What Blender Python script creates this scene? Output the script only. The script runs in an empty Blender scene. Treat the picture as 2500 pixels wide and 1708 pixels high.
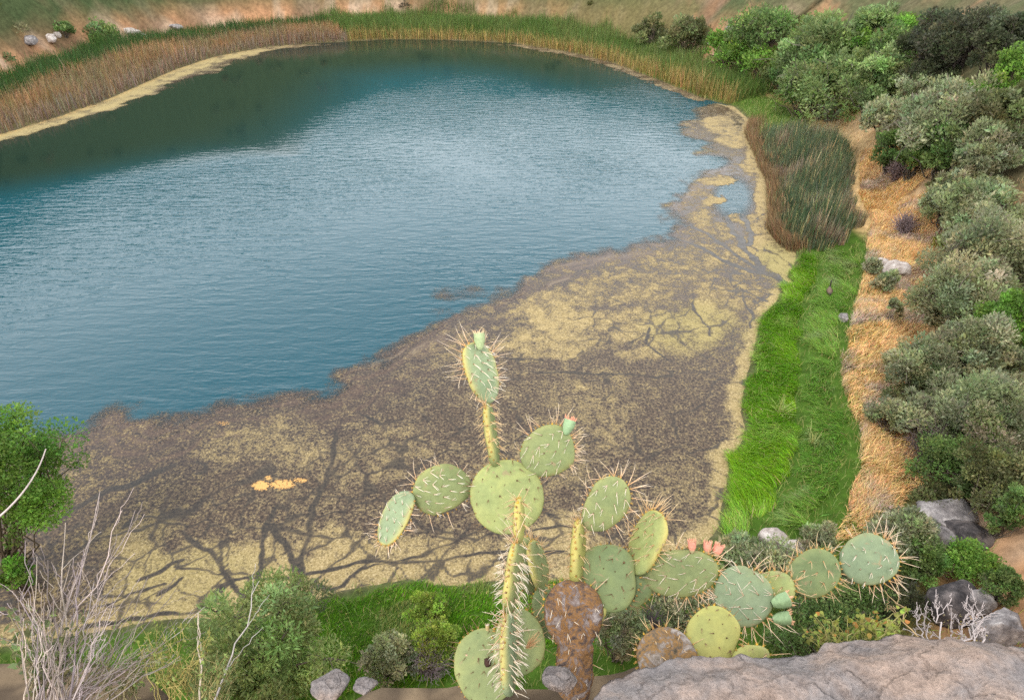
import bpy, math, random
import numpy as np
from mathutils import Vector

# ------------------------------------------------------------------ camera, sky, sun, exposure
SC = bpy.context.scene
COL = SC.collection
CAM = np.array([0.0, 0.0, 20.0])
PITCH = math.radians(35.0)
FPX = 1583.0                       # focal length in photo pixels (photo 2500 x 1708)
FWD = np.array([0.0, math.cos(PITCH), -math.sin(PITCH)])
RGT = np.array([1.0, 0.0, 0.0])
UPV = np.array([0.0, math.sin(PITCH), math.cos(PITCH)])

cd = bpy.data.cameras.new('camera')
cam = bpy.data.objects.new('camera', cd)
COL.objects.link(cam)
cam.location = CAM
cam.rotation_euler = (math.radians(90) - PITCH, 0, 0)
cd.sensor_width = 36.0
cd.lens = FPX / 2500.0 * 36.0
cd.clip_start = 0.05
cd.clip_end = 2000
cd.dof.use_dof = True
cd.dof.focus_distance = 2.6
cd.dof.aperture_fstop = 9.0
SC.camera = cam

SUN_EL, SUN_AZ = math.radians(58), math.radians(205)      # azimuth clockwise from +Y
world = bpy.data.worlds.new('World')
SC.world = world
world.use_nodes = True
wn, wl = world.node_tree.nodes, world.node_tree.links
for n in list(wn): wn.remove(n)
wo = wn.new('ShaderNodeOutputWorld')
bg = wn.new('ShaderNodeBackground'); bg.inputs['Strength'].default_value = 0.12
sky = wn.new('ShaderNodeTexSky'); sky.sky_type = 'NISHITA'; sky.sun_disc = False
sky.sun_elevation = SUN_EL; sky.sun_rotation = SUN_AZ
sky.air_density = 1.2; sky.dust_density = 2.0
tc = wn.new('ShaderNodeTexCoord')
mp = wn.new('ShaderNodeMapping'); mp.inputs['Scale'].default_value = (1.0, 1.0, 2.2)
cn = wn.new('ShaderNodeTexNoise'); cn.inputs['Scale'].default_value = 2.6
cn.inputs['Detail'].default_value = 5; cn.inputs['Roughness'].default_value = 0.55
cr = wn.new('ShaderNodeValToRGB')
cr.color_ramp.elements[0].position = 0.28; cr.color_ramp.elements[0].color = (0.72, 0.72, 0.72, 1)
cr.color_ramp.elements[1].position = 0.50; cr.color_ramp.elements[1].color = (1, 1, 1, 1)
cmix = wn.new('ShaderNodeMix'); cmix.data_type = 'RGBA'
cmix.inputs['B'].default_value = (19.0, 19.4, 19.6, 1)
wl.new(tc.outputs['Generated'], mp.inputs['Vector']); wl.new(mp.outputs[0], cn.inputs['Vector'])
wl.new(cn.outputs['Fac'], cr.inputs[0])
sx = wn.new('ShaderNodeSeparateXYZ'); wl.new(tc.outputs['Generated'], sx.inputs[0])
hr = wn.new('ShaderNodeMapRange'); hr.inputs['From Min'].default_value = 0.28; hr.inputs['From Max'].default_value = 0.72
hr.inputs['To Min'].default_value = 1.0; hr.inputs['To Max'].default_value = 0.36
wl.new(sx.outputs['Z'], hr.inputs['Value'])
cm = wn.new('ShaderNodeMath'); cm.operation = 'MULTIPLY'
wl.new(cr.outputs[0], cm.inputs[0]); wl.new(hr.outputs[0], cm.inputs[1]); wl.new(cm.outputs[0], cmix.inputs['Factor'])
wl.new(sky.outputs[0], cmix.inputs['A']); wl.new(cmix.outputs['Result'], bg.inputs['Color'])
wl.new(bg.outputs[0], wo.inputs['Surface'])

sd = bpy.data.lights.new('sun', 'SUN')
sun = bpy.data.objects.new('sun', sd); COL.objects.link(sun)
sd.energy = 1.3; sd.angle = math.radians(14); sd.color = (1.0, 0.95, 0.87)
sdir = Vector((math.sin(SUN_AZ) * math.cos(SUN_EL), math.cos(SUN_AZ) * math.cos(SUN_EL), math.sin(SUN_EL)))
sun.rotation_euler = sdir.to_track_quat('Z', 'Y').to_euler()
sun.location = (0, -10, 40)

vs = SC.view_settings
vs.view_transform = 'Standard'; vs.look = 'None'; vs.exposure = 0.58; vs.gamma = 1.0
vs.use_curve_mapping = False
try:
    SC.cycles.use_denoising = False
    SC.cycles.max_bounces = 4
    SC.cycles.transparent_max_bounces = 12
except Exception:
    pass

# ------------------------------------------------------------------ measuring helpers
RNG = np.random.default_rng(7)

def ray(px, py):
    return FWD + (px - 1250.0) / FPX * RGT - (py - 854.0) / FPX * UPV

def at(px, py, depth):
    """point seen at photo pixel px,py standing `depth` metres along the camera axis"""
    return CAM + ray(px, py) * depth

def on_z(px, py, z=0.0):
    r = ray(px, py)
    return CAM + r * ((z - CAM[2]) / r[2])

def depth_of(p):
    return float(np.dot(np.asarray(p) - CAM, FWD))

def nrm(v):
    v = np.asarray(v, float)
    return v / (np.linalg.norm(v) + 1e-12)

# ------------------------------------------------------------------ numeric noise
def _hash(ix, iy, iz, seed):
    h = (ix.astype(np.int64) * 374761393 + iy.astype(np.int64) * 668265263 + iz.astype(np.int64) * 1274126177 + seed * 974711) & 0x7fffffff
    h = ((h ^ (h >> 13)) * 1274126177) & 0x7fffffff
    h = (h ^ (h >> 16)) & 0x7fffffff
    return h / float(0x7fffffff)

def vnoise(x, y, z=None, seed=0):
    x = np.asarray(x, float); y = np.asarray(y, float)
    z = np.zeros_like(x) if z is None else np.asarray(z, float)
    ix, iy, iz = np.floor(x), np.floor(y), np.floor(z)
    fx, fy, fz = x - ix, y - iy, z - iz
    fx = fx * fx * (3 - 2 * fx); fy = fy * fy * (3 - 2 * fy); fz = fz * fz * (3 - 2 * fz)
    def c(a, b, d): return _hash(ix + a, iy + b, iz + d, seed)
    def lay(d):
        return (c(0, 0, d) * (1 - fx) + c(1, 0, d) * fx) * (1 - fy) + (c(0, 1, d) * (1 - fx) + c(1, 1, d) * fx) * fy
    if np.all(z == 0):
        return lay(0)
    return lay(0) * (1 - fz) + lay(1) * fz

def fbm(x, y, z=None, octv=4, seed=0, gain=0.5):
    s = 0; a = 1.0; t = 0
    for i in range(octv):
        s = s + a * vnoise(np.asarray(x) * 2 ** i + 13.7 * i, np.asarray(y) * 2 ** i - 7.1 * i, None if z is None else np.asarray(z) * 2 ** i + 3.3 * i, seed + i)
        t += a; a *= gain
    return s / t

def sstep(a, b, x):
    t = np.clip((np.asarray(x, float) - a) / (b - a), 0, 1)
    return t * t * (3 - 2 * t)

def seg_dist(P, poly, closed=False):
    """distance of points (N,2) to polyline; also arclength parameter of nearest point"""
    poly = np.asarray(poly, float)
    n = len(poly)
    best = np.full(len(P), 1e18); arc = np.zeros(len(P)); s0 = 0.0
    for i in range(n if closed else n - 1):
        a, b = poly[i], poly[(i + 1) % n]
        ab = b - a; L2 = ab @ ab + 1e-12
        t = np.clip(((P - a) @ ab) / L2, 0, 1)
        d = ((P[:, 0] - a[0] - t * ab[0]) ** 2 + (P[:, 1] - a[1] - t * ab[1]) ** 2)
        m = d < best
        best[m] = d[m]; arc[m] = s0 + t[m] * math.sqrt(L2)
        s0 += math.sqrt(L2)
    return np.sqrt(best), arc

def inside(P, poly):
    poly = np.asarray(poly, float)
    x, y = P[:, 0], P[:, 1]
    r = np.zeros(len(P), bool)
    n = len(poly)
    for i in range(n):
        x1, y1 = poly[i]; x2, y2 = poly[(i + 1) % n]
        c = ((y1 > y) != (y2 > y))
        with np.errstate(divide='ignore', invalid='ignore'):
            xi = (x2 - x1) * (y - y1) / (y2 - y1 + 1e-15) + x1
        r ^= c & (x < xi)
    return r

# ------------------------------------------------------------------ shore of the lake (pixels measured on the water level)
SHORE_PX = [(-100, 1575), (62, 1562), (205, 1540), (330, 1515), (470, 1497), (560, 1505), (640, 1500), (740, 1462), (850, 1432), (1000, 1402),
            (1060, 1415), (1120, 1425), (1200, 1405), (1300, 1415), (1450, 1400), (1580, 1370), (1660, 1338), (1720, 1318), (1747, 1290), (1750, 1240), (1772, 1170),
            (1762, 1120), (1800, 1085), (1814, 1050), (1800, 1000), (1815, 920), (1835, 850), (1850, 775), (1890, 735),
            (1905, 702), (1942, 694), (1912, 680), (1938, 640), (1940, 620), (1900, 598), (1872, 565), (1876, 520), (1872, 450), (1852, 410),
            (1832, 360), (1818, 330), (1832, 298), (1790, 262), (1700, 236), (1620, 202), (1500, 157), (1400, 131), (1250, 106),
            (1100, 99), (950, 97), (800, 105), (650, 116), (520, 141), (430, 171), (400, 184), (330, 215), (250, 250), (150, 285), (62, 312), (-60, 350)]
SHORE = np.array([on_z(*p)[:2] for p in SHORE_PX] + [(-72, 60), (-68, 45), (-56, 30), (-42, 21), (-30, 16)])

# bank profile by bearing round the lake: bearing, flat width, slope width, height, steepness
BANK = np.array([(-180, 15, 20, 28, 1.0), (-130, 6, 12, 18, 1.6), (-100, 4.5, 9.3, 17.2, 3.0), (-72, 4.2, 9.4, 17.2, 3.2), (-55, 5, 11, 17.5, 2.4),
                 (-35, 8, 17, 17.5, 1.2), (-10, 8.5, 20, 18, 1.0), (20, 8.5, 26, 19, 1.0), (50, 10, 30, 20, 1.0), (80, 16, 26, 24, 1.0),
                 (110, 20, 24, 30, 1.0), (150, 20, 22, 31, 1.0), (180, 15, 20, 28, 1.0)], float)

_SG = {}
def shore_sd(x, y):
    """signed distance to the shore (outside positive), read from a half-metre table"""
    if 'g' not in _SG:
        gx = np.arange(-132, 92.1, .5); gy = np.arange(-62, 262.1, .5)
        GX, GY = np.meshgrid(gx, gy, indexing='ij')
        _SG['g'] = shore_sd_exact(GX, GY)
    g = _SG['g']
    u = np.clip((np.asarray(x, float) + 132) / .5, 0, g.shape[0] - 1.001); v = np.clip((np.asarray(y, float) + 62) / .5, 0, g.shape[1] - 1.001)
    i, j = u.astype(int), v.astype(int); fu, fv = u - i, v - j
    return (g[i, j] * (1 - fu) + g[i + 1, j] * fu) * (1 - fv) + (g[i, j + 1] * (1 - fu) + g[i + 1, j + 1] * fu) * fv

def shore_sd_exact(x, y):
    P = np.column_stack([np.ravel(x), np.ravel(y)]).astype(float)
    d, _ = seg_dist(P, SHORE, True)
    ins = inside(P, SHORE)
    return np.where(ins, -d, d).reshape(np.shape(x))

def bearing(x, y):
    return np.degrees(np.arctan2(np.asarray(y) - 60.0, np.asarray(x) + 20.0))

def height(x, y, d=None):
    x = np.asarray(x, float); y = np.asarray(y, float)
    if d is None: d = shore_sd(x, y)
    b = bearing(x, y)
    fl, w, h, p = (np.interp(b, BANK[:, 0], BANK[:, i]) for i in (1, 2, 3, 4))
    t = np.clip((d - fl) / w, 0, 1)
    s = np.where(p > 1.05, t ** p, t * (1.6 - 0.6 * t))
    z = -0.5 + 0.62 * sstep(-1.2, 0.5, d) + 0.30 * sstep(0.5, 4, d) + 0.02 * np.clip(d, 0, 15)
    rough = sstep(0.02, 0.3, t) * (p < 2.0)
    z = z + h * s + rough * (2.2 * (fbm(x / 6.0, y / 6.0, seed=3) - 0.5) + 0.45 * (fbm(x / 2.4, y / 2.4, octv=2, seed=5) - 0.5))
    z = z + 0.12 * (fbm(x / 1.5, y / 1.5, octv=2, seed=9) - 0.5) * sstep(1, 4, d)
    return z

def ground_hit(px, py):
    r = ray(px, py)
    t = np.concatenate([np.linspace(4, 40, 181), np.linspace(40, 300, 521)[1:]])
    P = CAM + t[:, None] * r
    g = height(P[:, 0], P[:, 1])
    below = np.where(P[:, 2] < np.maximum(g, 0.0))[0]
    i = below[0] if len(below) else len(t) - 1
    a, b = t[max(i - 1, 0)], t[i]
    for _ in range(14):
        m = 0.5 * (a + b); q = CAM + m * r
        if q[2] < max(float(height(q[0:1], q[1:2])[0]), 0.0): b = m
        else: a = m
    q = CAM + b * r
    q[2] = max(float(height(q[0:1], q[1:2])[0]), 0.0)
    return q

def poly_ground(pxs):
    return np.array([ground_hit(*p)[:2] for p in pxs])

# ------------------------------------------------------------------ object helpers
def tag(o, label=None, cat=None, group=None, kind=None):
    if label: o['label'] = label
    if cat: o['category'] = cat
    if group: o['group'] = group
    if kind: o['kind'] = kind
    return o

def empty(name, loc, label=None, cat=None, group=None):
    o = bpy.data.objects.new(name, None); COL.objects.link(o)
    o.empty_display_size = 0.1
    o.location = [float(v) for v in loc]
    return tag(o, label, cat, group)

def mk(name, V, F, mat, parent=None, col=None, attrs=None, smooth=False, origin=None):
    """one mesh object; V world coordinates, F array or list of arrays of equal-length faces"""
    V = np.asarray(V, np.float32)
    org = None
    if parent is not None:
        p = parent; org = np.zeros(3)
        while p is not None:
            org = org + np.array(p.location); p = p.parent
    elif origin is not None:
        org = np.asarray(origin, float)
    if org is not None: V = V - org.astype(np.float32)
    Fs = F if isinstance(F, list) else [F]
    Fs = [np.asarray(f, np.int32) for f in Fs if len(f)]
    me = bpy.data.meshes.new(name)
    me.vertices.add(len(V)); me.vertices.foreach_set('co', V.ravel())
    loops = np.concatenate([f.ravel() for f in Fs]); tot = np.concatenate([np.full(len(f), f.shape[1], np.int32) for f in Fs])
    me.loops.add(len(loops)); me.loops.foreach_set('vertex_index', loops)
    me.polygons.add(len(tot))
    st = np.concatenate([[0], np.cumsum(tot)[:-1]]).astype(np.int32)
    me.polygons.foreach_set('loop_start', st)
    me.polygons.foreach_set('loop_total', tot)
    if smooth: me.polygons.foreach_set('use_smooth', np.ones(len(tot), bool))
    if col is not None:
        a = me.attributes.new('col', 'FLOAT_COLOR', 'POINT')
        c = np.ones((len(V), 4), np.float32); c[:, :col.shape[1]] = col
        a.data.foreach_set('color', c.ravel())
    for k, v in (attrs or {}).items():
        a = me.attributes.new(k, 'FLOAT', 'POINT'); a.data.foreach_set('value', np.asarray(v, np.float32))
    me.update(); me.validate()
    if mat is not None: me.materials.append(mat)
    o = bpy.data.objects.new(name, me); COL.objects.link(o)
    if parent is not None: o.parent = parent
    elif origin is not None: o.location = [float(v) for v in origin]
    return o

def grid_faces(nu, nv, wrap_v=False):
    i = np.arange(nu - 1)[:, None]; j = np.arange(nv if wrap_v else nv - 1)[None, :]
    j2 = (j + 1) % nv
    a = i * nv + j; b = i * nv + j2; c = (i + 1) * nv + j2; d = (i + 1) * nv + j
    return np.stack([a, b, c, d], -1).reshape(-1, 4)

# ------------------------------------------------------------------ materials
def new_mat(name):
    m = bpy.data.materials.new(name); m.use_nodes = True
    n = m.node_tree.nodes; n.clear()
    return m, n, m.node_tree.links

def N(n, kind, **kw):
    o = n.new(kind)
    for k, v in kw.items():
        if hasattr(o, k): setattr(o, k, v)
        else: o.inputs[k].default_value = v
    return o

def mixc(n, l, fac, a, b, blend='MIX'):
    m = n.new('ShaderNodeMix'); m.data_type = 'RGBA'; m.blend_type = blend
    for sock, v in (('Factor', fac), ('A', a), ('B', b)):
        if hasattr(v, 'links') or isinstance(v, bpy.types.NodeSocket): l.new(v, m.inputs[sock])
        else: m.inputs[sock].default_value = v if not isinstance(v, tuple) or len(v) == 4 else (*v, 1)
    return m.outputs['Result']

def mathn(n, l, op, a, b=None, clamp=False):
    m = n.new('ShaderNodeMath'); m.operation = op; m.use_clamp = clamp
    for i, v in enumerate((a, b)):
        if v is None: continue
        if isinstance(v, bpy.types.NodeSocket): l.new(v, m.inputs[i])
        else: m.inputs[i].default_value = v
    return m.outputs[0]

def ramp(n, l, fac, stops):
    r = n.new('ShaderNodeValToRGB')
    el = r.color_ramp.elements
    while len(el) < len(stops): el.new(0.5)
    for e, (p, c) in zip(el, stops):
        e.position = p; e.color = (*c, 1) if len(c) == 3 else c
    l.new(fac, r.inputs[0])
    return r.outputs[0]

def noise(n, l, scale, detail=4, rough=0.55, vec=None, dist=0.0):
    t = n.new('ShaderNodeTexNoise'); t.inputs['Scale'].default_value = scale
    t.inputs['Detail'].default_value = detail; t.inputs['Roughness'].default_value = rough
    t.inputs['Distortion'].default_value = dist
    if vec is not None: l.new(vec, t.inputs['Vector'])
    return t.outputs['Fac']

def obj_vec(n, l, scale=(1, 1, 1), rot=(0, 0, 0)):
    t = n.new('ShaderNodeTexCoord'); m = n.new('ShaderNodeMapping')
    m.inputs['Scale'].default_value = scale; m.inputs['Rotation'].default_value = rot
    l.new(t.outputs['Object'], m.inputs['Vector'])
    return m.outputs[0]

def mat_leaf(name, transl=0.3, rough=0.55, spec=0.3):
    m, n, l = new_mat(name)
    a = N(n, 'ShaderNodeAttribute', attribute_name='col')
    p = N(n, 'ShaderNodeBsdfPrincipled'); p.inputs['Roughness'].default_value = rough
    p.inputs['Specular IOR Level'].default_value = spec
    t = N(n, 'ShaderNodeBsdfTranslucent'); mx = N(n, 'ShaderNodeMixShader'); mx.inputs[0].default_value = transl
    o = N(n, 'ShaderNodeOutputMaterial')
    l.new(a.outputs['Color'], p.inputs['Base Color']); l.new(a.outputs['Color'], t.inputs['Color'])
    l.new(p.outputs[0], mx.inputs[1]); l.new(t.outputs[0], mx.inputs[2]); l.new(mx.outputs[0], o.inputs[0])
    return m

def mat_attr(name, rough=0.8, spec=0.2, nscale=6.0, namt=0.35, bump=0.0, bscale=20.0):
    m, n, l = new_mat(name)
    a = N(n, 'ShaderNodeAttribute', attribute_name='col')
    p = N(n, 'ShaderNodeBsdfPrincipled'); p.inputs['Roughness'].default_value = rough
    p.inputs['Specular IOR Level'].default_value = spec
    v = obj_vec(n, l)
    f = noise(n, l, nscale, 6, 0.65, v)
    g = ramp(n, l, f, [(0.25, (1 - namt,) * 3), (0.75, (1 + namt,) * 3)])
    c = mixc(n, l, 1.0, a.outputs['Color'], g, 'MULTIPLY')
    l.new(c, p.inputs['Base Color'])
    if bump:
        b = N(n, 'ShaderNodeBump'); b.inputs['Strength'].default_value = bump; b.inputs['Distance'].default_value = 0.05
        l.new(noise(n, l, bscale, 6, 0.7, v), b.inputs['Height']); l.new(b.outputs[0], p.inputs['Normal'])
    o = N(n, 'ShaderNodeOutputMaterial'); l.new(p.outputs[0], o.inputs[0])
    return m

M_LEAF = mat_leaf('leaf', 0.48)
M_GRASS = mat_leaf('grass_blade', 0.35, 0.5, 0.25)
M_DRY = mat_leaf('dry_blade', 0.25, 0.7, 0.15)
M_BARK = mat_attr('bark', 0.9, 0.1, 12.0, 0.4)
M_SOIL = mat_attr('soil', 0.95, 0.1, 1.7, 0.45, 0.6, 3.0)

# ------------------------------------------------------------------ ground
def build_ground():
    xs = np.concatenate([np.arange(-130, -48, 1.6), np.arange(-48, 48, 0.6), np.arange(48, 90, 1.6)])
    ys = np.concatenate([np.arange(-60, 0.6, 2.0), np.arange(0.6, 90, 0.6), np.arange(90, 260, 1.4)])
    X, Y = np.meshgrid(xs, ys, indexing='ij')
    d = shore_sd(X, Y); Z = height(X, Y, d)
    # hollow under the viewpoint where the ledge and shelf stand
    near = sstep(6, 2.5, np.hypot(X * 0.8, Y))
    Z = np.where(Y < 2.5, np.minimum(Z, 15.2 + 0 * Z), Z)
    b = bearing(X, Y)
    nA = fbm(X / 5, Y / 5, seed=21); nB = fbm(X / 1.8, Y / 1.8, seed=22, octv=4)
    soil = np.array([0.36, 0.19, 0.10]); pale = np.array([0.42, 0.29, 0.20]); dark = np.array([0.14, 0.085, 0.05])
    scrub = np.array([0.055, 0.075, 0.03]); lawn = np.array([0.05, 0.10, 0.012]); straw = np.array([0.50, 0.34, 0.16]); mud = np.array([0.10, 0.085, 0.05])
    C = soil[None, None] * np.ones(X.shape + (3,))
    k = sstep(0.45, 0.62, nB)[..., None]; C = C * (1 - k) + pale * k
    k = (sstep(0.50, 0.60, nA) * 0.8)[..., None]; C = C * (1 - k) + dark * k
    hi = sstep(3, 8, Z); sc = sstep(0.28, 0.46, fbm(X / 3.2, Y / 3.2, seed=31)) * hi
    sc = np.maximum(sc, sstep(40, 60, b) * sstep(2, 6, Z) * sstep(.18, .34, fbm(X / 2.6, Y / 2.6, seed=32)))
    C = C * (1 - sc[..., None]) + scrub * sc[..., None]
    east = sstep(-60, -30, b) * sstep(45, 25, b)
    k = (east * sstep(9.5, 13, d) * (0.45 + 0.5 * sstep(0.35, 0.55, nB)))[..., None]; C = C * (1 - k) + np.array([.11, .095, .05]) * k
    k = (sstep(13, 7, d) * east)[..., None]; C = C * (1 - k) + straw * k
    k = (sstep(6.5, 5.0, d) * np.where(b < 45, 1, 0.0))[..., None]; C = C * (1 - k) + lawn * k
    south = sstep(-40, -52, b)
    k = (sstep(8.0, 6.0, d) * south)[..., None]; C = C * (1 - k) + lawn * k
    k = (sstep(20, 12, d) * (b >= 45))[..., None]; C = C * (1 - k) + np.array([0.13, 0.11, 0.045]) * k
    k = sstep(0.7, 0.0, d)[..., None]; C = C * (1 - k) + mud * k
    V = np.column_stack([X.ravel(), Y.ravel(), Z.ravel()])
    o = mk('ground', V, grid_faces(len(xs), len(ys)), M_SOIL, col=C.reshape(-1, 3), smooth=True)
    tag(o, kind='structure')
build_ground()

# ------------------------------------------------------------------ water
def mat_water():
    m, n, l = new_mat('lake_water')
    p = N(n, 'ShaderNodeBsdfPrincipled')
    refl = N(n, 'ShaderNodeAttribute', attribute_name='bank_reflection').outputs['Fac']
    l.new(mixc(n, l, refl, (0.003, 0.056, 0.078, 1), (0.010, 0.024, 0.018, 1)), p.inputs['Base Color'])  # second tone paints the dark bank reflection into the water colour
    p.inputs['Roughness'].default_value = 0.06
    p.inputs['IOR'].default_value = 1.333
    tc = N(n, 'ShaderNodeTexCoord')
    mp = N(n, 'ShaderNodeMapping'); mp.inputs['Rotation'].default_value = (0, 0, math.radians(-12)); mp.inputs['Scale'].default_value = (0.55, 1.9, 1)
    l.new(tc.outputs['Object'], mp.inputs['Vector'])
    w1 = noise(n, l, 1.05, 3, 0.5, mp.outputs[0], 0.4)
    mp2 = N(n, 'ShaderNodeMapping'); mp2.inputs['Rotation'].default_value = (0, 0, math.radians(14)); mp2.inputs['Scale'].default_value = (0.8, 1.7, 1)
    l.new(tc.outputs['Object'], mp2.inputs['Vector'])
    w2 = noise(n, l, 3.1, 2, 0.5, mp2.outputs[0], 0.2)
    # calmer and rougher lanes of wind
    lane = ramp(n, l, noise(n, l, 0.05, 2, 0.5, tc.outputs['Object']), [(0.38, (0.45,) * 3), (0.6, (1.0,) * 3)])
    hsum = mathn(n, l, 'ADD', w1, mathn(n, l, 'MULTIPLY', w2, 0.28))
    hsum = mathn(n, l, 'MULTIPLY', hsum, lane)
    hsum = mathn(n, l, 'MULTIPLY', hsum, N(n, 'ShaderNodeAttribute', attribute_name='wind').outputs['Fac'])
    b = N(n, 'ShaderNodeBump'); b.inputs['Strength'].default_value = 1.0; b.inputs['Distance'].default_value = 0.078
    l.new(hsum, b.inputs['Height']); l.new(b.outputs[0], p.inputs['Normal'])
    o = N(n, 'ShaderNodeOutputMaterial'); l.new(p.outputs[0], o.inputs[0])
    return m

def build_water():
    xs = np.linspace(-85, 40, 121); ys = np.linspace(6, 130, 121)
    X, Y = np.meshgrid(xs, ys, indexing='ij')
    d = -shore_sd(X, Y); b = bearing(X, Y)
    b = np.where(b < -90, b + 360, b)
    lee = sstep(20, 60, b) * sstep(235, 190, b)                     # sheltered under the far bank
    far = np.interp(b, [20, 60, 90, 120, 150, 180, 220], [8, 14, 22, 26, 26, 20, 10])
    wind = 1 - lee * (1 - (0.05 + 0.95 * sstep(far * .85, far * 1.9, d)))
    wind = wind * sstep(-1, 5, d + 2)
    bank_reflection = lee * sstep(far * 1.7, far * .6, d)                   # darker water colour off the reeds, standing in for the far bank's reflection
    V = np.column_stack([X.ravel(), Y.ravel(), np.zeros(X.size)])
    tag(mk('lake_water', V, grid_faces(121, 121), mat_water(), attrs={'wind': wind.ravel(), 'bank_reflection': bank_reflection.ravel()}, smooth=True), kind='structure')
build_water()

# ------------------------------------------------------------------ floating algae
ALGAE_EDGE_PX = [(-140, 1075), (62, 1062), (140, 1048), (200, 1030), (280, 1000), (335, 1000), (400, 1028), (425, 1008), (500, 985), (560, 972), (620, 955), (720, 945),
                 (790, 935), (820, 902), (900, 876), (960, 838), (1030, 808), (1060, 782), (1120, 752), (1190, 728), (1255, 690), (1330, 650), (1440, 612), (1530, 587), (1622, 578),
                 (1640, 556), (1622, 510), (1665, 450), (1705, 405), (1692, 372), (1715, 350), (1690, 344), (1657, 322), (1662, 300), (1702, 292), (1690, 272), (1740, 250)]
TRACKS = [([(205, 1537), (330, 1510), (470, 1492), (520, 1466), (545, 1428)], .22), ([(445, 1296), (463, 1317), (510, 1345), (533, 1379), (551, 1405), (566, 1430), (590, 1457), (602, 1482), (606, 1500)], .24),
          ([(538, 1327), (538, 1374), (548, 1402)], .16), ([(535, 1428), (504, 1462), (476, 1482)], .16), ([(551, 1410), (566, 1415), (605, 1408), (644, 1410), (700, 1411)], .12),
          ([(672, 1240), (648, 1283), (643, 1340), (629, 1402), (610, 1450), (604, 1480)], .26), ([(662, 1283), (706, 1340), (734, 1398), (712, 1426), (725, 1455)], .34), ([(768, 1245), (749, 1331), (739, 1359), (734, 1398)], .28),
          ([(734, 1404), (781, 1393), (832, 1382), (884, 1373), (961, 1372), (1023, 1372), (1078, 1373), (1129, 1360), (1194, 1353), (1300, 1345), (1380, 1350)], .13), ([(1031, 1376), (1057, 1417)], .12),
          ([(755, 1414), (775, 1430), (806, 1434), (840, 1427), (863, 1402), (884, 1386), (930, 1378)], .11), ([(884, 1373), (987, 1365), (1090, 1330), (1129, 1310), (1142, 1279)], .10),
          ([(817, 1054), (814, 1124), (796, 1170), (765, 1248)], .3), ([(120, 1275), (161, 1256), (269, 1194), (331, 1181), (375, 1156), (420, 1140)], .45), ([(300, 1290), (330, 1265)], .2),
          ([(476, 1130), (499, 1138), (499, 1153), (476, 1158)], .2), ([(1919, 690), (1872, 670), (1812, 656), (1768, 638), (1724, 611), (1679, 590), (1640, 580)], .5), ([(1925, 692), (1866, 661), (1827, 620), (1786, 558), (1774, 534), (1780, 487), (1772, 462)], .6),
          ([(1872, 670), (1827, 644), (1753, 590), (1718, 567), (1688, 552)], .45), ([(1827, 600), (1827, 576), (1812, 516), (1780, 490)], .6), ([(1798, 700), (1842, 723), (1875, 735)], .14), ([(1806, 705), (1824, 751), (1840, 772), (1830, 800)], .16),
          ([(1692, 725), (1695, 761), (1713, 787), (1731, 800), (1728, 820)], .14), ([(1581, 800), (1581, 842), (1610, 865), (1643, 885)], .16), ([(1530, 836), (1571, 821)], .12), ([(1300, 909), (1429, 911), (1558, 916), (1640, 918)], .14),
          ([(1318, 1234), (1343, 1254), (1369, 1268)], .12), ([(1280, 1296), (1315, 1288), (1375, 1285), (1440, 1295)], .1), ([(330, 1420), (400, 1390), (450, 1365)], .12), ([(390, 1450), (430, 1425), (450, 1410)], .1),
          ([(1942, 694), (1975, 704), (2000, 712)], .25), ([(1150, 860), (1250, 875), (1330, 880)], .12), ([(880, 1010), (930, 1035), (985, 1020)], .16), ([(430, 1385), (500, 1390), (540, 1400)], .08), ([(250, 1480), (330, 1445), (400, 1425)], .1)]
# where the mat is thick and sun-bleached: px, py, radius px x, radius px y, amount
MATS = [(460, 1420, 290, 130, .86), (640, 1440, 170, 80, .88), (950, 1350, 300, 70, .72), (860, 1410, 180, 50, .86), (1140, 1390, 150, 50, .88), (1350, 1340, 180, 70, .72), (640, 1060, 260, 90, .40),
        (900, 1090, 200, 90, .40), (250, 1130, 140, 60, .25), (1130, 830, 150, 60, .36), (1280, 740, 150, 60, .72), (1400, 790, 120, 60, .80), (1330, 850, 120, 40, .72), (1500, 690, 170, 50, .42), (1580, 800, 120, 60, .66),
        (1700, 780, 120, 60, .80), (1760, 720, 120, 50, .50), (1850, 830, 50, 120, .62), (1560, 880, 80, 40, .6), (1900, 640, 50, 50, .95), (1850, 600, 60, 40, .9), (1600, 960, 180, 60, .16), (1440, 1000, 160, 90, .36),
        (1640, 1160, 110, 140, .24), (1300, 1130, 160, 90, .30), (1740, 440, 55, 14, .85), (1735, 488, 38, 18, .85), (1797, 532, 22, 12, .8), (1840, 545, 32, 26, .75), (1690, 545, 60, 40, .62), (1760, 560, 30, 20, .66), (1700, 600, 40, 26, .45),
        (1760, 620, 80, 34, .56), (1690, 655, 100, 36, .48), (1610, 640, 100, 44, .44), (1720, 369, 40, 8, .6), (1855, 480, 16, 70, .95), (1835, 385, 18, 40, .95), (1800, 345, 24, 22, .8), (1760, 300, 50, 18, .72), (1690, 310, 34, 24, .22), (1835, 400, 26, 30, .8), (1790, 330, 60, 30, .62),
        (560, 975, 20, 10, .7), (540, 1025, 26, 8, .8), (1000, 1120, 60, 40, .4), (1700, 1290, 40, 40, .55)]

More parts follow.
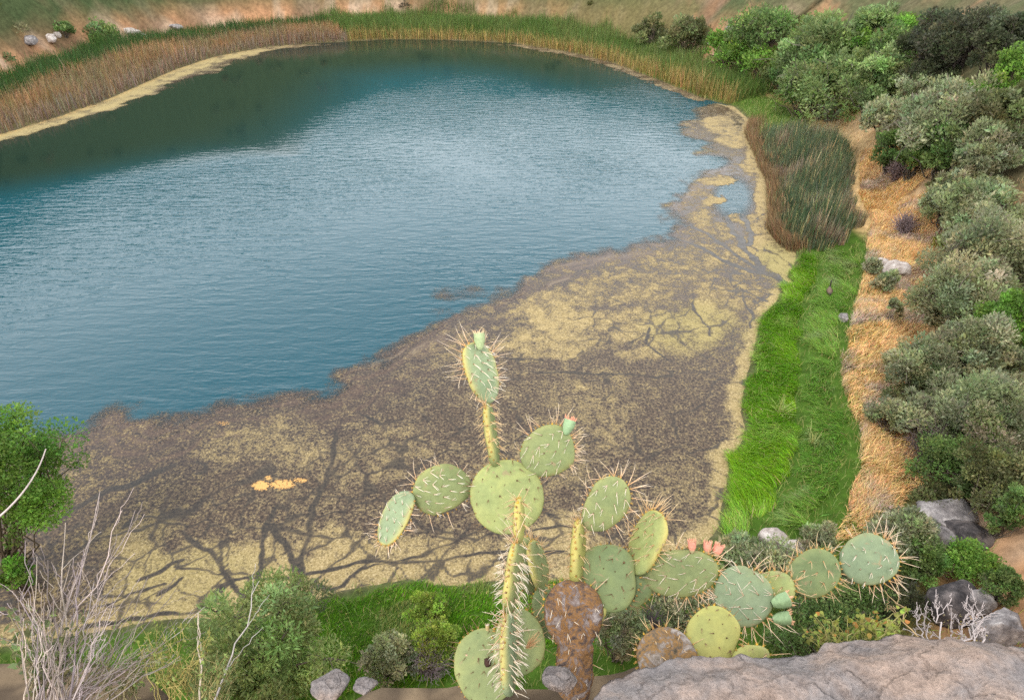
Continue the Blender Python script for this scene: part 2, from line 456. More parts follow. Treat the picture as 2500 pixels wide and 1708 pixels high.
def cell_lines(x, y, cell, seed):
    """thin lines between random cells (swim trails)"""
    gx, gy = np.floor(x / cell), np.floor(y / cell)
    d1 = np.full(x.shape, 1e9); d2 = np.full(x.shape, 1e9)
    for i in (-1, 0, 1):
        for j in (-1, 0, 1):
            cx = (gx + i + _hash(gx + i, gy + j, gx * 0, seed)) * cell; cy = (gy + j + _hash(gx + i, gy + j, gx * 0 + 1, seed)) * cell
            d = np.hypot(x - cx, y - cy)
            d2 = np.where(d < d1, d1, np.minimum(d2, d)); d1 = np.minimum(d1, d)
    return sstep(.20, .05, d2 - d1)

def blob_field(P, table):
    f = np.zeros(len(P))
    for px, py, rx, ry, a in table:
        c = on_z(px, py)[:2]; ex = on_z(px + rx, py)[:2] - c; ey = (on_z(px, py - ry)[:2] - on_z(px, py + ry)[:2]) / 2
        M = np.linalg.inv(np.column_stack([ex, ey]))
        q = (P - c) @ M.T
        r = np.hypot(q[:, 0], q[:, 1])
        f = np.maximum(f, a * sstep(1.35, 0.45, r))
    return f

def mat_algae():
    m, n, l = new_mat('floating_algae')
    a = N(n, 'ShaderNodeAttribute', attribute_name='tan').outputs['Fac']
    tr = N(n, 'ShaderNodeAttribute', attribute_name='track').outputs['Fac']
    og = N(n, 'ShaderNodeAttribute', attribute_name='orange').outputs['Fac']
    gr = N(n, 'ShaderNodeAttribute', attribute_name='green').outputs['Fac']
    stk = N(n, 'ShaderNodeAttribute', attribute_name='streak').outputs['Fac']
    cov = N(n, 'ShaderNodeAttribute', attribute_name='cover').outputs['Fac']
    v = obj_vec(n, l)
    f1 = noise(n, l, 8.5, 7, 0.76, v, 0.3)
    f2 = noise(n, l, 2.2, 5, 0.65, v, 0.4)
    f3 = noise(n, l, 16.0, 3, 0.6, v)
    weed = ramp(n, l, f1, [(0.32, (0.010, 0.010, 0.013)), (0.48, (0.060, 0.043, 0.032)), (0.64, (0.19, 0.135, 0.080))])
    strand = ramp(n, l, stk, [(0.35, (0.020, 0.022, 0.030)), (0.60, (0.095, 0.060, 0.048)), (0.80, (0.20, 0.15, 0.10))])
    weed = mixc(n, l, mathn(n, l, 'MULTIPLY', stk, 0.75, True), weed, strand)
    tan = ramp(n, l, f3, [(0.3, (0.215, 0.160, 0.070)), (0.55, (0.36, 0.275, 0.135)), (0.75, (0.55, 0.44, 0.26))])
    tan = mixc(n, l, mathn(n, l, 'MULTIPLY', gr, .6), tan, (0.28, 0.255, 0.095))
    kk = mathn(n, l, 'ADD', mathn(n, l, 'MULTIPLY', mathn(n, l, 'SUBTRACT', f1, .5), 3.4), mathn(n, l, 'MULTIPLY', mathn(n, l, 'SUBTRACT', f2, .5), 2.2))
    kk = mathn(n, l, 'ADD', kk, mathn(n, l, 'MULTIPLY', mathn(n, l, 'SUBTRACT', f3, .5), 1.2))
    kk = mathn(n, l, 'ADD', mathn(n, l, 'ADD', kk, .30), mathn(n, l, 'MULTIPLY', mathn(n, l, 'SUBTRACT', a, .38), 1.5), True)
    rag = mathn(n, l, 'ADD', mathn(n, l, 'MULTIPLY', mathn(n, l, 'SUBTRACT', f1, .5), 1.35), mathn(n, l, 'MULTIPLY', mathn(n, l, 'SUBTRACT', f3, .5), .9))
    dark = mathn(n, l, 'MULTIPLY', mathn(n, l, 'SUBTRACT', mathn(n, l, 'ADD', tr, rag), .38), 2.4, True)
    og = mathn(n, l, 'MULTIPLY', mathn(n, l, 'SUBTRACT', mathn(n, l, 'ADD', og, mathn(n, l, 'MULTIPLY', rag, 1.7)), .55), 5.0, True)
    kk = mathn(n, l, 'MULTIPLY', kk, mathn(n, l, 'SUBTRACT', 1.0, dark, True), True)
    c = mixc(n, l, kk, weed, tan)
    trc = mixc(n, l, f1, (0.010, 0.012, 0.016), (0.055, 0.055, 0.045))
    c = mixc(n, l, mathn(n, l, 'MULTIPLY', dark, 0.60), c, trc)
    c = mixc(n, l, og, c, (0.62, 0.36, 0.13))
    p = N(n, 'ShaderNodeBsdfPrincipled'); l.new(c, p.inputs['Base Color'])
    wet = mathn(n, l, 'MAXIMUM', kk, og)
    rg = mathn(n, l, 'ADD', mathn(n, l, 'MULTIPLY', wet, 0.6), 0.16)
    l.new(rg, p.inputs['Roughness']); p.inputs['IOR'].default_value = 1.333
    sp = mathn(n, l, 'SUBTRACT', 0.34, mathn(n, l, 'MULTIPLY', wet, 0.24)); l.new(sp, p.inputs['Specular IOR Level'])
    b = N(n, 'ShaderNodeBump'); b.inputs['Strength'].default_value = 0.6; b.inputs['Distance'].default_value = 0.03
    l.new(mathn(n, l, 'MULTIPLY', f1, mathn(n, l, 'ADD', wet, 0.25)), b.inputs['Height']); l.new(b.outputs[0], p.inputs['Normal'])
    tp = N(n, 'ShaderNodeBsdfTransparent'); mx = N(n, 'ShaderNodeMixShader')
    # open weed at the rim: strands with water between them
    al = mathn(n, l, 'ADD', cov, mathn(n, l, 'MULTIPLY', mathn(n, l, 'SUBTRACT', f1, 0.5), 0.9))
    al = mathn(n, l, 'MULTIPLY', mathn(n, l, 'SUBTRACT', al, 0.26), 1.9, True)
    l.new(al, mx.inputs[0]); l.new(tp.outputs[0], mx.inputs[1]); l.new(p.outputs[0], mx.inputs[2])
    o = N(n, 'ShaderNodeOutputMaterial'); l.new(mx.outputs[0], o.inputs[0])
    return m
M_ALGAE = mat_algae()

ALGAE_EDGE = np.array([on_z(*p)[:2] for p in ALGAE_EDGE_PX])
i_end = next(i for i, p in enumerate(SHORE_PX) if p == (1700, 236))
ALGAE_POLY = np.vstack([ALGAE_EDGE, SHORE[:i_end][::-1]])

def algae_sheet(name, label, x0, x1, y0, y1, step, mode):
    xs = np.arange(x0, x1, step); ys = np.arange(y0, y1, step)
    if mode == 'main':
        xs = np.arange(x0, x1, .095); ys = np.concatenate([np.arange(y0, 22, .06), np.arange(22, 40, .10), np.arange(40, y1, .16)])
    X, Y = np.meshgrid(xs, ys, indexing='ij'); P = np.column_stack([X.ravel(), Y.ravel()])
    x, y = P[:, 0], P[:, 1]
    ds = shore_sd_exact(x, y) if mode == 'main' else shore_sd(x, y)
    n1 = fbm(x / 1.1, y / 1.1, octv=4, seed=41); n2 = fbm(x / 4.0, y / 4.0, octv=3, seed=42)
    if mode == 'main':
        de, arc = seg_dist(P, ALGAE_EDGE); ins = inside(P, ALGAE_POLY) | ((ds > -0.9) & (y < 78))
        e = np.where(ins, de, -de)
        cover = sstep(-1.3, 2.2, e + 2.4 * (n1 - 0.5) + 1.4 * (n2 - 0.5))
        # loose drift of weed off the rim
        isl = blob_field(P, [(1120, 715, 85, 26, .75), (1080, 765, 50, 20, .6), (900, 880, 40, 14, .4)])
        cover = np.maximum(cover, isl * (0.45 + 0.9 * (n1 - 0.3)))
        wp = np.column_stack([fbm(x / 2.4, y / 2.4, octv=4, seed=45) - .5, fbm(x / 2.4 + 40, y / 2.4, octv=4, seed=46) - .5])
        WPn = P + 4.2 * wp * sstep(0.3, 3, -ds)[:, None]
        tan = blob_field(WPn, MATS)
        tan = np.maximum(tan, 0.95 * sstep(0.9, 0.15, -ds + 0.8 * (n1 - 0.5)) * (ds < 0.4))
        tan = np.maximum(tan, 0.18)
        near_e = sstep(3.2, 0.6, e)
        tan = tan * (1 - 0.85 * near_e * (y < 48))
        n3 = fbm(x / .55, y / .55, octv=4, seed=43, gain=.65)
        tan = tan + 0.25 * (n2 - 0.5) + 0.35 * (n1 - 0.5) + .75 * (n3 - .5) * sstep(20, 34, y) + .3 * (n3 - .5)
        wx = fbm(x / 2.2, y / 2.2, octv=3, seed=51)
        st = fbm(e * 2.6 + 5 * wx, arc * 0.30 + 1.5 * wx, octv=4, seed=52, gain=0.6)
        streak = st * sstep(6.5, 1.5, e) * (y < 60) * (ds < -0.8)
        wq = np.column_stack([fbm(x / .9, y / .9, octv=3, seed=47) - .5, fbm(x / .9 + 40, y / .9, octv=3, seed=48) - .5])
        track = np.zeros(len(P))
        wob = 0.35 * (fbm(x / 0.5, y / 0.5, octv=3, seed=61) - 0.5)
        for pl, hw in TRACKS:
            q = np.array([on_z(*p)[:2] for p in pl]); hw = hw * .38
            lo, hi2 = q.min(0) - 1.5, q.max(0) + 1.5
            m = (x > lo[0]) & (x < hi2[0]) & (y > lo[1]) & (y < hi2[1])
            if not m.any(): continue
            dd, _ = seg_dist(P[m] + (.38 + .5 * (hw > .2)) * wq[m], q)
            track[m] = np.maximum(track[m], sstep(hw * 1.35 + .05, hw * 0.5, dd + .8 * wob[m] * (0.2 + hw)))
        track *= 0.7 + 0.3 * sstep(0.3, 0.6, n1)
        blue = blob_field(P, [(1790, 480, 60, 60, .9), (1740, 395, 50, 20, .9)])
        tan = tan - 0.5 * blue * (blob_field(P, [t for t in MATS if t[4] > .7 and t[1] < 560]) < .3)
        cover = cover - .8 * blue * (tan < .5)
        web = 0
        for cell, sd_w in ((2.6, 401), (1.5, 402)):
            web = np.maximum(web, cell_lines(x + .9 * wq[:, 0], y + .9 * wq[:, 1], cell, sd_w) * sstep(.46, .58, fbm(x / 5, y / 5, octv=2, seed=sd_w + 5)))
        track = np.maximum(track, .72 * web * sstep(2.5, 6, e))
        orange = blob_field(P, [(637, 1185, 26, 14, 1), (690, 1182, 36, 14, .9), (733, 1172, 22, 8, .8), (655, 1166, 10, 7, .9), (545, 1033, 22, 7, .55)])
        green = np.maximum(blob_field(P, [(1700, 800, 140, 70, .6), (1900, 640, 60, 60, .8), (480, 1420, 260, 100, .4)]), 0)
        keep = (cover > 0.03) & (ds < 0.9)
    else:
        b = bearing(x, y)
        wdt = 0.5 + np.interp(b, [30, 60, 95, 110, 122, 135, 150, 170], [1.0, 1.2, 1.4, 2.4, 5.5, 3.2, 2.6, 2.6])
        e = wdt * (0.5 + 1.0 * n2) + ds
        cover = sstep(-0.6, 0.8, e + 2.4 * (n1 - 0.5))
        left = sstep(100, 118, b)
        brown = sstep(-2.2, -4.0, ds) * left
        tan = (0.25 + 0.6 * left) * (1 - 0.7 * brown) + 1.1 * (n1 - 0.5) + .5 * (n2 - .5)
        streak = 0.6 * fbm(ds * 1.4, (x - y) * 0.1, octv=3, seed=81) * brown
        track = sstep(0.08, 0.0, np.abs(fbm(ds * 0.3 + n1, (x + y) * 0.06, octv=2, seed=82) - 0.5)) * 0.6
        orange = 0.45 * sstep(-1.4, -0.2, ds) * left * (n1 > 0.3)
        green = 0.3 * left
        keep = (cover > 0.03) & (ds < 0.6) & (b > 25) & (b < 175)
    z = 0.010 + 0.022 * sstep(0.3, 0.8, tan) * fbm(x / 0.25, y / 0.25, octv=3, seed=91) + 0.015 * sstep(-0.6, 0.2, ds)
    K = keep.reshape(X.shape)
    nx, ny = X.shape
    F = grid_faces(nx, ny)
    F = F[K.ravel()[F].all(1)]
    used = np.zeros(len(P), bool); used[F.ravel()] = True
    remap = np.cumsum(used) - 1
    V = np.column_stack([x, y, z])[used]
    at_ = {k: np.asarray(w, float)[used] if np.ndim(w) else np.full(used.sum(), w) for k, w in (('tan', tan), ('track', track), ('orange', orange), ('green', green), ('streak', streak), ('cover', cover))}
    o = mk(name, V, remap[F], M_ALGAE, attrs=at_, smooth=True)
    tag(o, label, 'algae', kind='stuff')

algae_sheet('algae_mat', 'brown and yellow floating algae mat crossed by dark swim trails', -46, 30, 11, 92, 0.13, 'main')
algae_sheet('algae_fringe', 'thin yellow algae fringe along the far reedy shore', -78, 30, 60, 116, 0.4, 'far')

# ------------------------------------------------------------------ blades of grass and reed
def blades(P, ang, L, W, lean, droop, col, seg=3):
    """P (N,3) roots; ang lean direction; L length; W width; lean 0..1; droop 0..1; col (N,3)"""
    n = len(P)
    sv = np.linspace(0, 1, seg + 1)
    wd = ang + math.pi / 2 + RNG.normal(0, 0.5, n)
    side = np.column_stack([np.cos(wd), np.sin(wd), np.zeros(n)])
    dirv = np.column_stack([np.cos(ang), np.sin(ang), np.zeros(n)])
    V = np.zeros((n, 2 * seg + 1, 3)); 
    for i, s in enumerate(sv):
        hor = L * lean * (0.35 * s + 0.65 * s * s); ver = L * (np.sqrt(np.maximum(1 - lean ** 2, 0.02)) * s - droop * s * s)
        c = P + dirv * hor[:, None]; c[:, 2] += ver
        if i < seg:
            w = (W * (1 - 0.55 * s) / 2)[:, None] * side
            V[:, 2 * i] = c - w; V[:, 2 * i + 1] = c + w
        else:
            V[:, 2 * i] = c
    f = []
    for i in range(seg - 1):
        a = 2 * i
        f += [(a, a + 1, a + 3), (a, a + 3, a + 2)]
    a = 2 * (seg - 1); f.append((a, a + 1, a + 2))
    f = np.array(f)
    F = (f[None] + (np.arange(n) * (2 * seg + 1))[:, None, None]).reshape(-1, 3)
    C = np.repeat(col, 2 * seg + 1, axis=0)
    return V.reshape(-1, 3), F, C

def scatter(poly, n):
    lo, hi = poly.min(0), poly.max(0)
    out = np.zeros((0, 2))
    while len(out) < n:
        q = RNG.uniform(lo, hi, (n * 2, 2)); out = np.vstack([out, q[inside(q, poly)]])
    return out[:n]

def area(poly):
    x, y = poly[:, 0], poly[:, 1]
    return 0.5 * abs(np.dot(x, np.roll(y, -1)) - np.dot(y, np.roll(x, -1)))

def vary(base, n, amt=0.30, hue=0.12):
    b = np.asarray(base)[None] * np.exp(RNG.normal(0, amt, (n, 1)))
    return b * np.exp(RNG.normal(0, hue, (n, 3)))

def mixcol(A, B, k):
    return A * (1 - k[:, None]) + B * k[:, None]

def grass_patch(name, label, poly, dens, L, W, lean, droop, cols, flow, mat, cat='grass', seg=3, seed=0, edge=0.6, lscale=4.0, mess=0.35):
    n = int(min(area(poly) * dens, 90000))
    q = scatter(poly, n)
    # ragged outline
    de, _ = seg_dist(q, poly, True)
    q = q[de > edge * fbm(q[:, 0] / 0.8, q[:, 1] / 0.8, octv=2, seed=seed + 5)]
    n = len(q)
    d = shore_sd(q[:, 0], q[:, 1])
    q = q[d > -0.35]; n = len(q)
    z = np.maximum(height(q[:, 0], q[:, 1]), 0.0) + 0.02
    f = fbm(q[:, 0] / lscale, q[:, 1] / lscale, octv=3, seed=seed)
    f2 = fbm(q[:, 0] / 0.9, q[:, 1] / 0.9, octv=3, seed=seed + 1)
    f3 = fbm(q[:, 0] / 1.8, q[:, 1] / 1.8, octv=3, seed=seed + 2)
    ang = flow + (f - 0.5) * 5.0 + (f2 - 0.5) * 2.2 + RNG.normal(0, mess if cat == 'grass' else 1.6, n)
    LL = L * (0.55 + 0.9 * f2) * np.exp(RNG.normal(0, 0.18, n)); WW = W * RNG.uniform(0.7, 1.3, n)
    le = np.clip(lean + RNG.normal(0, 0.12, n), 0.05, 0.97); dr = droop * RNG.uniform(0.6, 1.3, n)
    if cat == 'reeds':
        dm, _ = seg_dist(q, poly, True); LL = LL * (.40 + .60 * sstep(0, 2.6, dm + 1.5 * (f2 - .5)))
    A = vary(cols[0], n); B = vary(cols[1], n); C = vary(cols[2], n)
    c = mixcol(mixcol(A, B, sstep(0.42, 0.62, f)), C, sstep(0.55, 0.72, f3))
    dead = RNG.uniform(0, 1, n) < (.035 if cat == 'grass' else .12); c[dead] = vary((.46, .36, .17), int(dead.sum()))
    V, F, CC = blades(np.column_stack([q, z]), ang, LL, WW, le, dr, c, seg)
    o = mk(name, V, F, mat, col=CC)
    return tag(o, label, cat, kind='stuff')

shore_r = [(1720, 1318), (1747, 1290), (1750, 1240), (1772, 1170), (1762, 1120), (1800, 1085), (1814, 1050), (1800, 1000), (1815, 920), (1835, 850), (1850, 775), (1890, 735), (1905, 702), (1942, 694), (1916, 680), (1938, 640)]
LIME = poly_ground([(1700, 1335)] + shore_r + [(1945, 612), (2010, 622), (2005, 690), (1982, 730), (1970, 800), (1968, 900), (1976, 1000), (1970, 1100), (1930, 1200), (1880, 1270), (1800, 1330)])
GREEN = poly_ground([(1850, 1300), (1905, 1200), (1945, 1100), (1950, 1000), (1943, 900), (1945, 800), (1957, 730), (1980, 690), (2000, 600), (2125, 600), (2112, 690), (2094, 760), (2080, 830), (2062, 890), (2072, 960), (2100, 1030), (2115, 1090), (2100, 1160), (2085, 1230), (2040, 1310), (1900, 1345)])
DRY = poly_ground([(2095, 370), (2200, 345), (2255, 420), (2295, 470), (2300, 560), (2275, 640), (2300, 700), (2290, 780), (2250, 840), (2220, 900), (2220, 960), (2200, 1010), (2230, 1070), (2300, 1110), (2260, 1190), (2190, 1260), (2110, 1320), (2000, 1345),
                   (2020, 1300), (2060, 1220), (2078, 1160), (2095, 1090), (2078, 1030), (2048, 960), (2040, 890), (2058, 830), (2074, 760), (2094, 690), (2108, 600), (2120, 540), (2092, 480)])
REEDS = poly_ground([(1832, 330), (1850, 370), (1862, 410), (1878, 450), (1880, 520), (1878, 566), (1905, 600), (1935, 618), (2010, 622), (2075, 610), (2118, 556), (2098, 500), (2096, 400), (2080, 345), (1990, 330), (1900, 330)])
LAWN = poly_ground([(640, 1500), (740, 1462), (850, 1432), (1000, 1402), (1060, 1415), (1120, 1425), (1200, 1405), (1300, 1415), (1420, 1405), (1420, 1560), (1300, 1640), (1200, 1720), (700, 1730), (560, 1640), (560, 1520)])
SHOREGRASS = poly_ground([(1440, 1400), (1580, 1370), (1660, 1338), (1800, 1330), (1900, 1350), (2010, 1330), (2000, 1420), (1700, 1480), (1440, 1480)])

grass_patch('lime_grass', 'bright lime green long grass along the lake edge', LIME, 460, 0.55, 0.022, 0.80, 0.20, [(.20, .39, .014), (.14, .32, .012), (.27, .45, .06)], math.pi, M_GRASS, seed=101, edge=0.7)
grass_patch('combed_grass', 'softer green combed grass between lime grass and straw', GREEN, 430, 0.60, 0.021, 0.82, 0.20, [(.22, .38, .055), (.16, .32, .040), (.29, .38, .13)], math.pi * 0.9, M_GRASS, seed=121, edge=1.6)
grass_patch('dry_grass', 'orange straw-coloured matted dry grass below the slope', DRY, 420, 0.40, 0.026, 0.62, 0.10, [(.76, .52, .235), (.66, .43, .20), (.52, .40, .30)], -0.6, M_DRY, seed=141, edge=0.35, lscale=2.2, mess=1.0)
grass_patch('bulrushes', 'dark green stand of tall bulrushes with rusty edge', REEDS, 120, 1.9, 0.045, 0.17, 0.04, [(.125, .160, .085), (.080, .120, .060), (.27, .215, .15)], 0.3, M_GRASS, cat='reeds', seed=161, edge=1.2)
grass_patch('lawn_grass', 'short green grass on the near shore below the cliff', LAWN, 560, 0.17, 0.020, 0.55, 0.12, [(.125, .285, .012), (.15, .29, .030), (.22, .27, .075)], 1.2, M_GRASS, seed=181, edge=0.8)
grass_patch('shore_weeds', 'olive weeds around the white boulder near the shore', SHOREGRASS, 130, 0.4, 0.02, 0.7, 0.2, [(.06, .10, .03), (.10, .12, .05), (.05, .09, .03)], 1.2, M_GRASS, seed=191, edge=0.6)

def bank_grass():
    n = 330000
    q = np.column_stack([RNG.uniform(-22, 48, n), RNG.uniform(7, 82, n)])
    d = shore_sd(q[:, 0], q[:, 1]); b = bearing(q[:, 0], q[:, 1])
    f = fbm(q[:, 0] / 1.6, q[:, 1] / 1.6, octv=3, seed=221)
    ok = (d > 0.05) & (d + 5 * (f - .5) < np.where(b < -45, 8.5, 14)) & (b < 46) & (RNG.uniform(0, 1, n) < .25 + f)
    # keep clear of the stands that are already thick
    ok &= ~inside(q, REEDS)
    q, d, b, f = q[ok], d[ok], b[ok], f[ok]; k = len(q)
    q, d, b, f = q[:42000], d[:42000], b[:42000], f[:42000]; k = len(q)
    z = np.maximum(height(q[:, 0], q[:, 1]), 0)
    green = sstep(8.0, 5.5, d + 2 * (f - .5)) * (b < 22) + (b >= 22) + (b < -45)
    c = mixcol(vary((.58, .42, .21), k), vary((.20, .29, .06), k), np.clip(green, 0, 1) * RNG.uniform(.6, 1, k))
    V, F, C = blades(np.column_stack([q, z]), RNG.uniform(-3.14, 3.14, k), RNG.uniform(.18, .55, k), np.full(k, .024), RNG.uniform(.3, .8, k), RNG.uniform(0, .15, k), c)
    tag(mk('bank_grass', V, F, M_GRASS, col=C), 'thin mixed green and straw grass over the right bank', 'grass', kind='stuff')
bank_grass()

def tuft(px, py, n, L, colr, label, lean=.55):
    G = ground_hit(px, py)
    P = np.tile(G, (n, 1)) + RNG.normal(0, .09, (n, 3)) * np.array([1, 1, 0])
    V, F, C = blades(P, RNG.uniform(-3.14, 3.14, n), RNG.uniform(.5, 1.0, n) * L, np.full(n, .03), RNG.uniform(.2, lean + .3, n), RNG.uniform(.05, .2, n), vary(colr, n, .15, .06), 4)
    tag(mk('grass_tuft', V, F, M_DRY, col=C, origin=G), label, 'grass tuft', 'pale tufts on the right bank')
tuft(1903, 1012, 40, 1.3, (.42, .46, .16), 'pale long-bladed tuft in the lime green grass')
tuft(1985, 1082, 26, 1.1, (.42, .44, .17), 'pale thin tuft at the seam of the two green bands', .4)
tuft(2150, 1165, 30, 1.6, (.60, .40, .17), 'tall tan stalks at the lower end of the straw grass', .35)
tuft(2190, 1140, 24, 1.5, (.60, .38, .16), 'tan stalks beside the fallen grey branches', .35)

def rusty_fringe():
    pl = np.array([on_z(*p)[:2] for p in [(1832, 298), (1818, 330), (1832, 360), (1852, 410), (1872, 450), (1876, 520), (1872, 565), (1900, 598), (1925, 612)]])
    n = 7000
    i = RNG.integers(0, len(pl) - 1, n); t = RNG.uniform(0, 1, n)[:, None]
    q = pl[i] * (1 - t) + pl[i + 1] * t + np.column_stack([np.abs(RNG.normal(0.2, 0.8, n)), RNG.normal(0, .3, n)])
    z = np.maximum(height(q[:, 0], q[:, 1]), 0) - .03
    V, F, C = blades(np.column_stack([q, z]), RNG.normal(2.6, 0.7, n), RNG.uniform(.45, 1.5, n) * (.5 + fbm(q[:, 0] / .9, q[:, 1] / .9, octv=2, seed=7)), np.full(n, .03), RNG.uniform(.1, .6, n), RNG.uniform(0, .15, n), mixcol(vary((.30, .17, .085), n), vary((.20, .16, .09), n), RNG.uniform(0, 1, n)))
    tag(mk('rusty_reeds', V, F, M_DRY, col=C), 'rust brown dead reeds at the water side of bulrushes', 'reeds', kind='stuff')
rusty_fringe()

def far_reeds():
    n = 400000
    q = np.column_stack([RNG.uniform(-100, 40, n), RNG.uniform(55, 140, n)])
    d = shore_sd(q[:, 0], q[:, 1]); b = bearing(q[:, 0], q[:, 1])
    ok = (d > 0.1) & (d < 21) & (b > 22) & (b < 170)
    q, d, b = q[ok], d[ok], b[ok]
    f = fbm(q[:, 0] / 3.0, q[:, 1] / 3.0, seed=201); g = fbm(q[:, 0] / 9.0, q[:, 1] / 9.0, seed=202, octv=2)
    dd = d + 5 * (f - 0.5)
    left = b > np.interp(d, [0, 20], [97, 103])
    # dry front belt and green back belt on one side
    m1 = left & (dd < 10.5)
    m2 = left & (dd > 9.0) & (dd < np.interp(b, [97, 130, 170], [15, 17.5, 15.5]))
    m3 = (~left) & (dd < np.interp(b, [22, 40, 60, 80, 100], [6, 10, 13, 17, 19]))
    def put(name, label, m, L, W, lean, cA, cB, mat, keep, edgecol=None):
        idx = np.where(m)[0]; idx = idx[RNG.uniform(0, 1, len(idx)) < keep]
        qq = q[idx]; k = len(idx)
        z = np.maximum(height(qq[:, 0], qq[:, 1]), 0) - 0.05
        c = mixcol(vary(cA, k), vary(cB, k), sstep(0.4, 0.6, f[idx] + RNG.normal(0, .08, k)))
        if edgecol is not None:
            c = mixcol(c, vary(edgecol, k), sstep(2.6, 0.3, d[idx] + RNG.normal(0, 1.0, k)))
        V, F, C = blades(np.column_stack([qq, z]), RNG.uniform(-3.14, 3.14, k), L * (0.6 + 0.8 * g[idx]) * np.exp(RNG.normal(0, .2, k)), np.full(k, W), np.clip(np.abs(RNG.normal(lean, .18, k)), 0.02, .9), RNG.uniform(0, .12, k), c)
        tag(mk(name, V, F, mat, col=C), label, 'reeds', kind='stuff')
    put('dry_reed_belt', 'dry orange brown reed belt on the far shore', m1, 1.7, .055, .22, (.33, .20, .095), (.25, .19, .10), M_DRY, 0.85, (.24, .185, .14))
    put('green_reed_belt', 'dark green reed belt behind the dry brown reeds', m2, 2.0, .055, .16, (.050, .105, .022), (.065, .12, .035), M_GRASS, 0.9)
    put('far_reed_bank', 'mixed green reed bank curving round the far shore', m3, 1.9, .055, .26, (.10, .165, .035), (.14, .185, .05), M_GRASS, 0.95, (.40, .28, .10))
far_reeds()

# ------------------------------------------------------------------ tubes, shrubs and trees
def tubes(paths, sides=4):
    """paths: list of (pts (k,3), radii (k)). One vertex/face soup of tapered tubes."""
    Vs, Fs, off = [], [], 0
    for pts, rad in paths:
        pts = np.asarray(pts, float); k = len(pts)
        tg = np.gradient(pts, axis=0); tg /= np.linalg.norm(tg, axis=1)[:, None] + 1e-9
        ref = np.array([0.31, 0.22, 0.93]) if abs(tg[0, 2]) < 0.9 else np.array([0.93, 0.2, 0.3])
        u = np.cross(tg, ref); u /= np.linalg.norm(u, axis=1)[:, None] + 1e-9
        w = np.cross(tg, u)
        a = np.arange(sides) * 2 * math.pi / sides
        ring = pts[:, None] + np.asarray(rad)[:, None, None] * (np.cos(a)[None, :, None] * u[:, None] + np.sin(a)[None, :, None] * w[:, None])
        Vs.append(ring.reshape(-1, 3)); Fs.append(grid_faces(k, sides, True) + off); off += k * sides
    return np.vstack(Vs), np.vstack(Fs)

def curve_path(a, b, r0, r1, k=5, wob=0.08, sag=0.0):
    t = np.linspace(0, 1, k)[:, None]
    a = np.asarray(a, float); b = np.asarray(b, float)
    L = np.linalg.norm(b - a)
    p = a * (1 - t) + b * t
    p += RNG.normal(0, wob * L, (k, 3)) * np.sin(math.pi * t)
    p[:, 2] += (sag * L * np.sin(math.pi * t[:, 0]))
    return p, r0 * (1 - t[:, 0]) + r1 * t[:, 0]

STYLE = {  # leaf colour A, colour B, elongation, uprightness, bark
    'sage': ((.225, .238, .132), (.160, .176, .094), 2.4, .55, (.16, .13, .11)),
    'green': ((.120, .175, .052), (.080, .125, .038), 1.8, .3, (.13, .11, .09)),
    'bright': ((.140, .235, .040), (.085, .165, .028), 1.5, .2, (.13, .10, .07)),
    'willow': ((.165, .215, .080), (.110, .155, .055), 2.6, .1, (.14, .12, .10)),
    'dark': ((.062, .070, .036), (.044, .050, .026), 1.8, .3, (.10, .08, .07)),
    'olive': ((.125, .130, .055), (.085, .095, .040), 2.2, .5, (.15, .12, .09)),
    'mesquite': ((.190, .240, .085), (.125, .170, .058), 3.4, .2, (.10, .08, .065)),
    'yellow': ((.210, .270, .045), (.140, .190, .035), 1.8, .6, (.22, .17, .13)),
}

